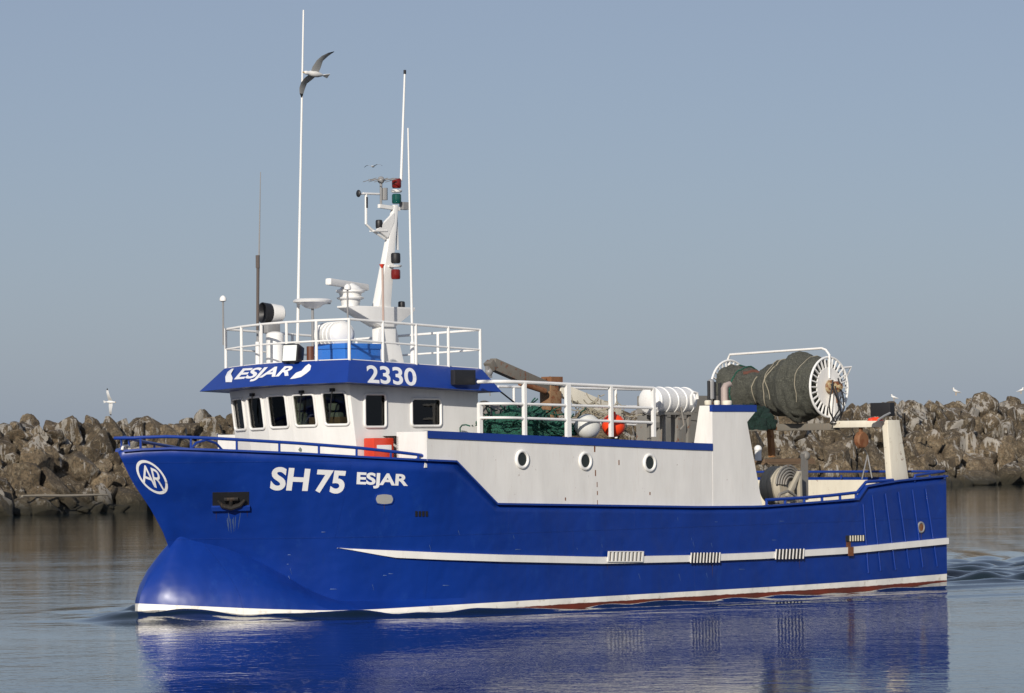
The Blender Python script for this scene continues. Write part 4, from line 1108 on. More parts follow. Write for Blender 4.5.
# starboard side, front bulkhead, aft bulkhead and deck
mb.prism([Vector((p.x, -YB, p.z)) for p in poly], (0, .05, 0))
sh = mb.build('shelter_side', WHITE, boat, smooth=20)
mb = MB(); zb_ = Ztop(Xs0)-.10; mb.box(Xs0, Xs0+.05, 1.74, YB-.05, zb_, ztop_s(Xs0)-.004); mb.box(Xs0, Xs0+.05, -YB+.05, -1.74, zb_, ztop_s(Xs0)-.004); mb.box(Xs0, Xs0+.9, 1.74, 1.78, zb_, ztop_s(Xs0)-.07); mb.box(Xs0, Xs0+.9, -1.78, -1.74, zb_, ztop_s(Xs0)-.07); mb.box(Xs0+.9, Xs0+.94, -1.78, 1.78, zb_, ztop_s(Xs0)-.5); mb.build('front_bulkhead', WHITE2, boat)
mb = MB(); vs = []; fs = []
XE = colBR.x
for k in range(nseg+1): vs += [Vector((tp_[k].x if k else Xs0+.06, YB-.051, tp_[k].z-.06)), Vector((tp_[k].x, -YB+.051, tp_[k].z-.06))]
vs += [Vector((xA, YB-.051, tp_[-1].z-.06)), Vector((xA, -YB+.051, tp_[-1].z-.06))]
for k in range(nseg+1): fs.append((2*k, 2*k+1, 2*k+3, 2*k+2))
mb.add(vs, fs); mb.build('shelter_deck', GREYP, boat)
mb = MB(); mb.box(xA, xA+.05, -YB+.05, YB-.8, 1.0, tp_[-1].z-.07); mb.build('aft_bulkhead', GREYP, boat)
for sg in (1, -1):                                               # blue edge band
    mb = MB(); pts = []
    for k in range(nseg+1): pts.append(Vector((tp_[k].x, (YB+.018)*sg, tp_[k].z+.012)))
    a = [p for p in pts]; b_ = [p-UP*.115 for p in pts]
    vs = a+b_+[p-Vector((0, .13*sg, 0)) for p in a]+[p-Vector((0, .0165*sg, 0)) for p in b_]; n = len(a); fs = []
    for i in range(n-1): fs += [(i, i+1, n+i+1, n+i), (i, i+1, 2*n+i+1, 2*n+i)]
    mb.add(vs, fs); mb.build('edge_band', BLUE, boat)
# casing rising at the aft end of the shelter (both sides)
Yc = YB+.004
def casing(sg):
    Yo = Yc; Yi = Yo-.62
    f_top = p3(703.5, 405.5, Yo-.30)
    o_ = [Vector((colTL.x, Yo, colTL.z)), Vector((colTR.x, Yo, colTR.z)), Vector((colTR.x-.0, Yo, colTR.z-.10)), Vector((colBR1.x, Yo, colBR1.z)), Vector((colBR.x, Yo, Ztop(colBR.x)+.006)), Vector((at(713, 505, Yo)[0], Yo, Ztop(colTL.x)+.006))]
    i_ = []
    for p in o_: i_.append(Vector((p.x, (Yo-.26) if p.z > 2.5 else Yi, p.z)))
    i_[0].x += -.02
    mb = MB(); mb.hexa([Vector((p.x, p.y*sg, p.z)) for p in o_], [Vector((p.x, p.y*sg, p.z)) for p in i_])
    c_ = mb.build('casing', WHITE, boat, smooth=15, bevel=.002)
    z0, z1 = colTL.z-.10, colTL.z+.012
    ya, yb = sorted([(Yo-.05)*sg, (Yo+.012)*sg]); mb = MB(); mb.box(colTL.x-.01, colTR.x+.012, ya, yb, z0, z1); mb.build('band', BLUE, c_)
casing(1); casing(-1)
# black pipes and white caps on the casing top
zc = colTL.z
def topx(u, Y): return at(u, 405, Y)[0]
for (u, r, vt) in ((709, .028, 381), (714.5, .028, 382), (720, .028, 383)):
    X = topx(u, Yc-.45); mb = MB(); zt_ = zat(X, Yc-.45, vt); mb.cyl((X, Yc-.45, zc-.3), (X, Yc-.45, zt_), r, n=10); mb.build('exhaust_pipe', DARK, boat)
X = topx(714, Yc-.45); mb = MB(); mb.cyl((X-.07, Yc-.45, zc+.12), (X-.07, Yc-.45, zc+.40), .055, n=14); mb.ball((X-.07, Yc-.45, zc+.40), .055, n=14); mb.build('exhaust_silencer', GALV, boat)
X = topx(724.5, Yc-.2); mb = MB(); zt_ = zat(X, Yc-.2, 386); mb.tube([(X, Yc-.2, zc), (X, Yc-.2, zt_-.04), (X+.03, Yc-.2, zt_), (X+.14, Yc-.2, zt_+.03)], [.06, .06, .055, .05], 12); mb.build('gooseneck_vent', paint('faded_pink', (.36, .29, .26), .6), boat)
for (u, r) in ((708, .06), (717, .05), (727, .085)):
    X = topx(u, Yc-.12); mb = MB(); mb.lathe((X, Yc-.12, zc+.012), (0, 0, 1), [(0, r*.9), (.02, r), (.06, r), (.075, r*.8), (.08, .001)], 16); mb.build('filler_cap', CREAM, boat)
# portholes
for (u, v) in ((521.8, 459.3), (585, 461), (649.3, 462.8)):
    c = p3(u, v, YB); ro = ring_at('porthole', Vector((c.x, YB+.008, c.z)), (0, 1, 0), .128, .026, WHITE2, sh)
    mb = MB(); mb.cyl((c.x, YB-.01, c.z), (c.x, YB+.004, c.z), .118, n=28); mb.build('glass', DGLASS, ro)
# rust bleeds on the shelter side
for (u0, v0, u1, v1) in ((594, 446, 595.4, 452), (595, 470, 596, 476), (565, 497.5, 566, 500.5), (596.8, 482, 597.5, 487), (597, 491, 597.8, 495), (597.2, 500, 597.8, 505), (618.5, 460, 619.5, 465), (649.5, 492, 650.5, 495)):
    a = p3(u0, v0, YB+.002); b_ = p3(u1, v1, YB+.002); mb = MB(); mb.box(a.x, max(b_.x, a.x+.012), YB, YB+.0025, b_.z, a.z); mb.build('rust_streak', RUSTY, sh)

# shelter deck railing -------------------------------------------------------------
def deck_rail():
    def ln(v0, v1): return lambda u: v0+(v1-v0)*(u-525)/(653-525)
    rails = [ln(382.5, 388.3), ln(404.3, 408.2), ln(418.5, 422.8)]
    Yp = B-.10; Yq = -B+.15
    root = None
    for ri, f in enumerate(rails):
        XF = at(527, 400, Yp)[0]; XL = at(653.5, 400, Yp)[0]
        def rp(X, Y):
            u = pix(X, Yp, 2.8)[0]; return Vector((X, Y, zat(X, Yp, f(u))))
        path = [rp(XL, Yp), rp(XF, Yp), rp(XF-.55, Yp), rp(XF-.75, Yp-.12), rp(XF-.8, Yp-.4)]
        path = [rp(XL, Yp)]+[rp(XL+(XF-.3-XL)*k/6, Yp) for k in range(1, 7)]+[rp(XF-.45, Yp-.04), rp(XF-.55, Yp-.16), rp(XF-.6, Yp-.35), rp(XF-.6, Yp-.48)]
        mb = MB(); mb.tube(path, .022 if ri else .028, 8)
        if ri: mb.build('rail', WHITE2, root)
        else: root = mb.build('deck_railing', WHITE2, boat)
    for (u, w_) in ((524.5, .055), (568, .095), (611, .055), (653.5, .055)):
        X = at(u, 420, Yp)[0]; zt_ = zat(X, Yp, rails[0](u)); mb = MB(); mb.box(X-w_/2, X+w_/2, Yp-.03, Yp+.03, zat(X, Yp, 437), zt_); mb.build('post', WHITE2, root)
    # starboard side
    r2 = None
    for ri, (va, vb) in enumerate(((386.5, 389.7), (405.5, 406.5), (419.5, 425.5))):
        a = p3(498, va, Yq); b_ = p3(651, vb, Yq); mb = MB(); mb.tube([a, b_], .024 if ri == 0 else .019, 8)
        if r2: mb.build('rail', WHITE2, r2)
        else: r2 = mb.build('deck_railing', WHITE2, boat)
    for u in (514, 568, 616, 650):
        X = at(u, 420, Yq)[0]; mb = MB(); mb.cyl((X, Yq, tp_[0].z-.1), (X, Yq, zat(X, Yq, 388)), .026, n=8); mb.build('post', WHITE2, r2)
    # white post and rungs at the wheelhouse corner
    Xp = XF-.6; Yq_ = Yp-.45; mb = MB(); mb.box(Xp-.03, Xp+.04, Yq_-.03, Yq_+.03, tp_[0].z-.2, zat(Xp, Yq_, 404)); mb.build('post', WHITE2, root)
deck_rail()

# crane ------------------------------------------------------------------------------
cy = -.6
mb = MB(); pb = p3(551, 425, cy); pt = p3(551, 384, cy); mb.box(pb.x-.10, pb.x+.10, cy-.10, cy+.10, pb.z-.2, pt.z); mb.box(pb.x-.14, pb.x+.14, cy-.13, cy+.13, pt.z-.45, pt.z-.12); crane = mb.build('deck_crane', paint('rusty_cream', (.24, .14, .07), .8, dirt=(.10, .04, .02), amount=.7, rust=.42), boat, bevel=.02)
mb = MB(); a = p3(492, 364, cy); b_ = p3(548, 388.5, cy); mb.bar(a, b_, .15, .20, (0, 0, 1)); mb.bar(p3(488.5, 361.5, cy), p3(492.5, 369.5, cy), .16, .12); mb.build('boom', CRANE, crane, bevel=.01)
mb = MB(); mb.bar(p3(487.5, 366, cy), p3(489.5, 378, cy), .07, .07); mb.tube([p3(489, 378, cy), p3(490, 396, cy)], .012, 6); mb.ball(p3(489, 372, cy), .07, n=10); mb.build('hook_block', GALV, crane)
mb = MB(); mb.bar(p3(558, 389, cy), p3(618, 414, cy), .14, .22); mb.build('lower_boom', CREAM, crane, bevel=.01)
mb = MB(); mb.cyl(p3(545, 391, cy+.15), p3(520, 383, cy+.12), .05, n=12); mb.box(*(lambda p: (p.x-.14, p.x+.14, cy-.12, cy+.12, p.z-.06, p.z+.08))(p3(552, 381.5, cy))); mb.tube([p3(545, 379, cy), p3(550, 377.5, cy), p3(556, 379, cy), p3(558, 390, cy)], .02, 6); mb.build('ram', RUSTY, crane)
mb = MB(); mb.tube([p3(482, 377, .9), p3(520, 407, .7)], .015, 6); mb.build('stay_wire', DARK, boat)
mb = MB(); c = p3(503, 412, -.1); mb.cyl((c.x-.42, -.1, c.z), (c.x+.40, -.1, c.z), .13, n=18); mb.cyl((c.x-.46, -.1, c.z), (c.x-.42, -.1, c.z), .19, n=18); mb.box(c.x-.4, c.x+.4, -.25, .05, c.z-.5, c.z-.1); mb.build('winch', GREYP, boat)
# grey gear boxes further aft under the life raft
mb = MB(); c = p3(672, 425, -.2); mb.box(c.x-.6, c.x+.5, -.5, .1, c.z-.3, c.z+.02); mb.bar(p3(640, 410, -.3), p3(700, 418, -.3), .12); mb.bar(p3(645, 425, 0), p3(700, 425, 0), .09); mb.build('hatch', GREYP, boat)
mb = MB(); c = p3(668, 408, -1.3); mb.box(c.x-.5, c.x+1.1, -1.6, -1.0, c.z-.5, c.z+.22); mb.build('gear_locker', GREYP, boat, bevel=.02)

# nets, floats and rafts lying on the shelter deck ------------------------------------
def lumpy(name, label, cat, m, cx, cy_, cz, rx_, ry_, rz2, seed, amp=.35, group=None, sub=5):
    bm = bmesh.new(); bmesh.ops.create_icosphere(bm, subdivisions=sub, radius=1); off = Vector((seed*3.1, 0, 0))
    for v in bm.verts:
        d = v.co.copy(); f = 1+amp*noise.noise(d*1.7+off)+amp*.5*noise.noise(d*4+off)+amp*.28*noise.noise(d*10+off)+amp*.12*noise.noise(d*24+off)
        v.co = Vector((d.x*rx_, d.y*ry_, max(d.z, -.25)*rz2))*f
    me = bpy.data.meshes.new(name); bm.to_mesh(me); bm.free(); me.polygons.foreach_set('use_smooth', [True]*len(me.polygons)); me.materials.append(m)
    o = bpy.data.objects.new(name, me); COL.objects.link(o); o.matrix_world = Matrix.Translation(ORG+AFT*cx+PORT*cy_+UP*cz) @ SHIP_ROT.to_4x4(); return tag(o, label, cat, group)
Yn = 1.75
x0, z0 = at(535, 434, Yn); lumpy('net_heap', 'heap of green trawl net behind the shelter deck railing', 'fishing net', NETB, x0, Yn-.3, z0, .85, .5, .34, 1)
x1, z1 = at(560, 432, Yn); lumpy('net_heap', 'low pile of green net beside the white float', 'fishing net', NETB, x1, Yn-.1, z1, .45, .35, .20, 2)
x2, z2 = at(533, 425, Yn-.6); lumpy('net_heap', 'tallest tangle of green net at the foot of the brown crane', 'fishing net', NETB, x2, Yn-.8, z2-.1, .45, .4, .42, 3)
# loose twine on the heaps
def tangle(name, label, cat, m, c, r, n, th, seed, group=None):
    rnd = random.Random(seed); mb = MB()
    for k in range(n):
        p = Vector(c)+Vector((rnd.gauss(0, r[0]), rnd.gauss(0, r[1]), abs(rnd.gauss(0, r[2])))); pts = []
        d = Vector((rnd.gauss(0, 1), rnd.gauss(0, 1), rnd.gauss(0, .5))).normalized()
        for i in range(7): pts.append(p.copy()); p += d*.07; d = (d+Vector((rnd.gauss(0, .5), rnd.gauss(0, .5), rnd.gauss(0, .4)))).normalized()
        mb.tube(pts, th, 5)
    o = mb.build(name, m, None, origin=c); return tag(o, label, cat, group, 'stuff')
tangle('twine', 'loose green twine strewn over the green net heap', 'twine', NETB, (x0-.1, Yn-.2, z0+.1), (.5, .25, .12), 120, .012, 5)
tangle('twine', 'loose pale twine hanging above the white float', 'twine', ROPE, (at(596, 415, 1.3)[0], 1.3, at(596, 418, 1.3)[1]), (.18, .2, .09), 45, .009, 9)
cF = p3(587.5, 426.5, Yn+.35); mb = MB(); mb.ball(cF, .20, sx=1.12, n=28); o = mb.build('float', paint('white_float', (.62, .62, .58), .5, amount=.4, dirt=(.2, .18, .12)), None, origin=cF, smooth=80); tag(o, 'round white net float beside the orange one', 'float')
cF = p3(613.5, 425.5, Yn+.35); mb = MB(); mb.ball(cF, .19, n=28); mb.lathe(cF+Vector((0, 0, .17)), (0, 0, 1), [(0, .05), (.05, .035), (.06, .001)], 12); o = mb.build('float', ORANGE, None, origin=cF, smooth=80); tag(o, 'round bright orange net float behind the railing', 'float')
# the white life raft by the casing
cR = p3(668, 401, 1.75); zr = tp_[-2].z-.06
raft = ship_empty('life_raft_canister', 'white ribbed life raft canister on a steel cradle beside the casing', 'life raft', cR.x, cR.y, zr)
mb = MB(); canister(mb, cR, (1, -.12, 0), 1.22, .225); rebase(mb, cR.x, cR.y, zr).build('canister', WHITE2, raft)
mb = MB()
for dx in (-.30, .02, .30):
    mb.bar((cR.x+dx, cR.y+.16, zr), (cR.x+dx+.04, cR.y+.16, cR.z-.18), .05); mb.bar((cR.x+dx, cR.y-.16, zr), (cR.x+dx, cR.y-.16, cR.z-.18), .05)
mb.bar((cR.x-.5, cR.y+.2, cR.z-.21), (cR.x+.55, cR.y+.2, cR.z-.21), .04); mb.bar((cR.x-.5, cR.y-.2, cR.z-.21), (cR.x+.55, cR.y-.2, cR.z-.21), .04)
mb.tube([(cR.x+.05, cR.y+.24, cR.z-.1), (cR.x+.1, cR.y+.26, cR.z-.4), (cR.x+.02, cR.y+.24, cR.z-.48)], .018, 6)
rebase(mb, cR.x, cR.y, zr).build('cradle', GREYP, raft)
mb = MB(); mb.tube([p3(691.5, 405, 2.1), p3(691, 396, 2.1), p3(693, 392, 2.1), p3(697, 393, 2.1), p3(697.5, 399, 2.1)], .025, 8); mb.build('swan_neck_vent', WHITE, boat)

# gantry and net reel -------------------------------------------------------------------
GY = 2.15
gt = p3(891, 421, GY); gb = p3(902, 484, GY)
def gleg(sg):
    mb = MB()
    x0, z0 = at(893, 484, GY); x1, _ = at(911.5, 484, GY); xt0, zt = at(887.5, 420, GY); xt1, _ = at(899.5, 420, GY)
    y0, y1 = (GY-.13)*sg, GY*sg
    mb.hexa([(x0, y0, z0-.25), (x1, y0, z0-.25), (x1, y1, z0-.25), (x0, y1, z0-.25)], [(xt0, y0, zt), (xt1, y0, zt), (xt1, y1, zt), (xt0, y1, zt)]); return mb
gantry = gleg(1).build('gantry', CREAM, boat, bevel=.012, smooth=20); gleg(-1).build('leg', CREAM, gantry, bevel=.012, smooth=20)
xg0 = at(887.5, 421, GY)[0]; zg1 = gt.z+.02; zg0 = zg1-.125
yk_ = atX(836, 425, xg0+.1)[0]
mb = MB(); mb.box(xg0+.004, xg0+.22, yk_, GY-.134, zg0, zg1-.003); mb.build('cross_beam', CREAM, gantry, bevel=.01)
mb = MB(); mb.box(xg0+.01, xg0+.21, -GY+.134, yk_-.002, zg0-.04, zg1-.04); mb.build('cross_beam', paint('weathered_beam', (.16, .145, .12), .7, amount=.4), gantry, bevel=.01)
# reel: axis athwart above the beam
xr = xg0-.05
yP, zP = atX(829, 387, xr); yS = atX(730, 390, xr)[0]
RR = .535
AX = Vector((0, -1, 0)); PC = Vector((xr, yP, zP))
reel = None
def flange(yy):
    mb = MB(); c = Vector((xr, yy, zP)); n = 48
    mb.tube([c+Vector((math.cos(2*math.pi*k/n), 0, math.sin(2*math.pi*k/n)))*RR for k in range(n)], .022, 8, closed=True)
    o = mb.build('flange', WHITE2, reel)
    mb = MB(); mb.cyl(c+Vector((0, .012, 0)), c-Vector((0, .012, 0)), RR*.66, n=40); mb.build('disc', WHITE, o)
    mb = MB()
    for k in range(28):
        a = 2*math.pi*k/28; d = Vector((math.cos(a), 0, math.sin(a))); mb.bar(c+d*RR*.64, c+d*RR*.985, .02, .03, (0, 1, 0))
    mb.build('spokes', WHITE2, o)
mb = MB(); mb.cyl(PC+Vector((0, .18, 0)), (xr, yS-.12, zP), .06, n=16); reel = mb.build('net_reel', GREYP, boat)
flange(yP); flange(yS)
mb = MB(); mb.lathe(PC+Vector((0, .02, 0)), (0, 1, 0), [(0, .13), (.08, .13), (.09, .10), (.2, .10), (.22, .05), (.26, .05)], 20); mb.build('motor', paint('yellow_rust', (.38, .30, .17), .7, rust=.5, amount=.6, dirt=(.12, .05, .02)), reel)
def rpost(yy, m=WHITE):
    mb = MB(); mb.box(xr-.02, xr+.15, yy, yy+.10, zg1-.04, zP+.13); mb.build('post', m, reel, bevel=.01)
rpost(yP+.03); rpost(yS-.14, GREYP)
# guard pipe over the net
def rq(u, v, yy): x = xr; return Vector((xr, atX(u, v, xr)[0], atX(u, v, xr)[1]))
mb = MB(); mb.tube([rq(729, 372, 0), rq(728, 359, 0), rq(730, 354.5, 0), rq(775, 351.5, 0), rq(822, 348.3, 0), rq(826, 350, 0), rq(829.5, 355, 0), rq(829.5, 378, 0)], .022, 8); mb.build('guard_pipe', WHITE, reel)
# hydraulic hoses and bracket on the port end
mb = MB()
for (a, b_, c_, d_, e) in ((831, 384, 838, 400, 830), (835, 386, 840, 405, 834), (833, 380, 829, 405, 836), (838, 378, 843, 396, 838)):
    mb.tube([p3(a, b_, yP+.22), p3(c_, d_, yP+.28), p3(c_+1, (d_+420)/2, yP+.22), p3(e, 424, yP+.1)], .014, 6)
mb.build('hydraulic_hoses', DARK, reel)
mb = MB(); mb.bar(p3(838, 379, yP), p3(838, 419, yP+.1), .03); mb.bar(p3(836, 386, yP+.2), p3(837.5, 403, yP+.2), .03); mb.build('valve_rod', RUSTY, reel)
mb = MB(); mb.tube([p3(836, 368.5, yP-.1), p3(851, 367, yP-.1), p3(846.5, 377, yP-.1), p3(840, 386, yP-.1)], .022, 8); mb.tube([p3(843, 368, yP-.1), p3(846, 386, yP-.1), p3(847, 397, yP-.1)], .018, 8); mb.build('guide_bracket', WHITE, reel)
# the net wound on the reel: a thing of its own
ylen = yP-yS; prof = []
tt = [(0.02, .50), (.06, .49), (.12, .455), (.2, .41), (.27, .33), (.33, .29), (.385, .315), (.42, .43), (.5, .485), (.58, .51), (.65, .56), (.70, .63), (.76, .60), (.82, .545), (.88, .53), (.93, .50), (.97, .46)]
pf = hermite([a for a, b in tt], [b for a, b in tt])
for k in range(91):
    t = .02+.95*k/90; prof.append((t*ylen, pf(t)))
def lump(t, a):
    s_ = t/ylen
    return 1+.09*noise.noise(Vector((math.cos(a)*1.5, math.sin(a)*1.5, t*2.2)))+.06*noise.noise(Vector((math.cos(a)*3+9, math.sin(a)*3, t*9)))+.018*math.sin(t*34+a*2+3*noise.noise(Vector((t*3, a, 0))))-.05*max(0, math.sin(a+2.2))*(s_ < .3)+.03*noise.noise(Vector((math.cos(a)*14, math.sin(a)*14, t*22)))
cN = Vector((xr, (yP+yS)/2, zP))
mb = MB(); mb.lathe(Vector((xr, yS, zP)), (0, 1, 0), prof, 96, lump)
nete = ship_empty('trawl_net', 'grey green trawl net wound thick round the net reel', 'fishing net', xr, cN.y, zP-.55)
rebase(mb, xr, cN.y, zP-.55).build('net', NETG, nete, smooth=60)
def wrap(name, t0, t1, turns, m, th, r0=1.03, a0=0.0):
    mb = MB(); pts = []
    for k in range(int(40*turns)+1):
        f = k/(40*turns); t = t0+(t1-t0)*f+.01*math.sin(f*17); a = a0+2*math.pi*turns*f; r = pf(t)*lump(t*ylen, a)*r0
        pts.append(Vector((xr, yS, zP))+Vector((0, 1, 0))*t*ylen+(Vector((0, 0, 1))*math.cos(a)+Vector((1, 0, 0))*math.sin(a))*r)
    mb.tube(pts, th, 6); return rebase(mb, xr, cN.y, zP-.55).build(name, m, nete)
wrap('rope', .30, .46, .9, ROPE, .010, 1.01, 3.4); wrap('rope', .84, .88, .5, ROPE, .008, 1.01, 4.2); wrap('rope', .5, .66, .55, ROPE, .010, 1.02, 3.9); wrap('rope', .58, .48, .45, ROPE, .008, 1.02, 4.3); wrap('rope', .1, .2, 1.2, NETB, .014, 1.03)
wrap('webbing', .22, .42, .35, paint('rust_webbing', (.12, .05, .035), .95, streak=False), .035, 1.0, 5.6)
# green net hanging behind the casing
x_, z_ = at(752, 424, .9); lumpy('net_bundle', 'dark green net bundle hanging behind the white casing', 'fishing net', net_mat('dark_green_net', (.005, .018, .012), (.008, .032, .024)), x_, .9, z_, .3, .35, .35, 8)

# floodlight on the gantry, orange rag --------------------------------------------------
c = p3(883.5, 410, GY-.2); mb = MB(); mb.box(c.x-.02, c.x+.12, c.y-.28, c.y+.16, c.z-.11, c.z+.13); fl2 = mb.build('floodlight', DARK, gantry, bevel=.012)
mb = MB(); mb.bar((c.x+.05, c.y-.1, zg1-.01), (c.x+.05, c.y-.1, c.z-.1), .03); mb.tube([p3(878, 420, GY), p3(884, 416, GY), p3(890, 413, GY)], .02, 6); mb.build('bracket', GALV, fl2)
x_, z_ = at(876, 420, GY-.1); lumpy('orange_line', 'small orange rope coil lying on the gantry beam', 'rope', ORANGE, x_, GY-.12, z_, .16, .12, .05, 4, sub=3)
# rusty pulley block under the beam
c = Vector((xg0+.1, atX(861, 440, xg0+.1)[0], atX(861, 440, xg0+.1)[1]))
mb = MB(); mb.lathe(c-Vector((0, .06, 0)), (0, 1, 0), [(0, .13), (.03, .15), (.05, .11), (.08, .11), (.10, .15), (.13, .13)], 20); mb.bar(c+UP*.1, Vector((c.x, c.y, zg0)), .05)
pbk = mb.build('pulley_block', RUSTY, gantry)
mb = MB(); mb.tube([c+Vector((0, .03, -.1)), p3(867.5, 455, 1.4), p3(862, 479, 1.6)], .012, 6); mb.tube([p3(867.5, 455, 1.4), p3(872, 478, 1.6)], .012, 6); mb.build('wire', GALV, pbk)

# working deck aft ------------------------------------------------------------------------
def near_rail():
    Yr = B-.06; pts = [p3(766, 500, Yr), p3(800, 498, Yr), p3(830, 495.5, Yr), p3(857, 492.5, Yr), p3(866, 482, Yr), p3(893, 480, Yr)]
    mb = MB(); mb.tube(pts, .028, 8); r = mb.build('stern_rail', BLUE, boat)
    for u in (766.5, 785, 804, 822, 840, 856): 
        X = at(u, 500, Yr)[0]; mb = MB(); mb.cyl((X, Yr, Ztop(X)-.02), (X, Yr, zat(X, Yr, float(np.interp(u, [766, 857], [500, 492.5])))), .024, n=8); mb.build('post', BLUE, r)
    # raised end rails round the quarter
    pts = [p3(888, 483, Yr), p3(889, 477.5, Yr), p3(882, 476.5, Yr)]
    X1 = at(915, 475, Yr)[0]; z1 = zat(X1, Yr, 475.5)
    Xe = Xtr-.08
    mb = MB(); mb.tube([(X1-.03, Yr, z1-.12), (X1, Yr, z1), (Xe, Yr, zat(Xe, Yr, 471.5)), (Xe, -Yr, zat(Xe, Yr, 471.5)), (X1, -Yr, z1)], .022, 8)
    for k in range(3):
        X = X1+(Xe-X1)*k/2; mb.cyl((X, Yr, Ztop(X)), (X, Yr, z1), .02, n=8)
    for k in range(5): mb.cyl((Xe, -Yr+k*Yr/2, Ztop(Xe)-.03), (Xe, -Yr+k*Yr/2, z1), .02, n=8)
    mb.build('rail', BLUE, r)
    Ys = -B+.06; mb = MB(); mb.tube([p3(770, 485, Ys), p3(860, 481.5, Ys), p3(889, 479, Ys)], .028, 8)
    X0_, X1_ = at(770, 485, Ys)[0], at(889, 479, Ys)[0]
    mb.tube([p3(770, 490, Ys), p3(889, 484.5, Ys)], .02, 8)
    for k in range(6): X = X0_+(X1_-X0_)*k/5; mb.cyl((X, Ys, .9), (X, Ys, zat(X, Ys, 483)), .022, n=8)
    mb.build('stern_rail', BLUE, boat)
near_rail()
# white inner bulwark across and its two stanchions
Yi = -1.4
a = p3(806, 487.5, Yi); b_ = p3(862, 487, Yi); mb = MB(); mb.box(a.x, b_.x+.55, Yi-.05, Yi, .8, a.z); mb.build('fish_pound', CREAM, boat)
mb = MB(); mb.box(xA+.1, 14.45, -B+.10, -B+.13, .8, Ztop(14)-.03); mb.box(14.452, Xtr-.15, -B+.20, -B+.23, .8, Ztop(15.5)-.05); mb.box(Xtr-.14, Xtr-.10, -B+.2, B-.2, .8, Ztop(Xtr)-.05); mb.build('bulwark_lining', CREAM, boat)
for u in (826, 845.5):
    X, z = at(u, 485.5, Yi+.08); mb = MB(); mb.box(X-.05, X+.05, Yi+.003, Yi+.12, .8, z); mb.build('stanchion', CREAM, boat, bevel=.01)
# hose drum
hc = p3(779, 485, 1.2)
mb = MB(); mb.lathe((hc.x, 1.0, hc.z-.02), (0, 1, 0), [(0, .30), (.06, .345), (.12, .35), (.18, .33), (.24, .35), (.30, .33), (.36, .35), (.42, .33), (.46, .30)], 40); dr = mb.build('hose_drum', HOSE, boat)
mb = MB()
for k in range(5):
    rr_ = .34-k*.05; mb.tube([(hc.x-.05+rr_*math.cos(t*.28), 1.46+.012*k, hc.z+rr_*math.sin(t*.28)) for t in range(-3, 12)], .018, 6)
mb.build('hose', GREYP, dr)
mb = MB(); mb.bar(p3(787, 497, 1.7), p3(799, 473, 1.7), .07); mb.bar(p3(799, 471, 1.7), p3(800, 500, 1.7), .07); mb.bar(p3(785, 500, 1.7), p3(803, 500, 1.7), .06); mb.build('trestle', HOSE, boat, bevel=.01)
mb = MB(); mb.tube([p3(776, 503, 1.9), p3(780, 494, 1.9), p3(788, 491, 1.9), p3(796, 496, 1.9), p3(798, 503, 1.9)], .025, 8); mb.build('hose_bend', GREYP, boat)
mb = MB(); mb.hexa([p3(800, 500, 1.5), p3(808.5, 500, 1.5), p3(808.5, 500, 1.4), p3(800, 500, 1.4)], [p3(801, 454, 1.5), p3(808, 453, 1.5), p3(808, 453, 1.4), p3(801, 454, 1.4)]); mb.ball(p3(805, 456, 1.45), .09, n=14); mb.build('steel_post', GREYP, boat)
mb = MB(); a = p3(756, 459, 0.6); b_ = p3(806, 455.5, 0.6); mb.box(a.x, b_.x, 0, .8, a.z-.06, a.z); mb.box(a.x, b_.x-.1, .3, .9, a.z-.1, a.z-.064); mb.build('platform', WOOD, boat)
mb = MB(); mb.bar(p3(770, 429, .7), p3(772, 457, .7), .09, .09); mb.bar(p3(766, 428.5, .7), p3(775, 428.5, .7), .1, .06); mb.build('platform_post', paint('orange_rust', (.30, .14, .05), .8, rust=.4), boat)
mb = MB(); c = p3(758, 449, 1.2); mb.ball(c, .07, n=14); mb.cyl(c-UP*.2, c, .06, n=12); mb.build('deck_light', WHITE2, boat)

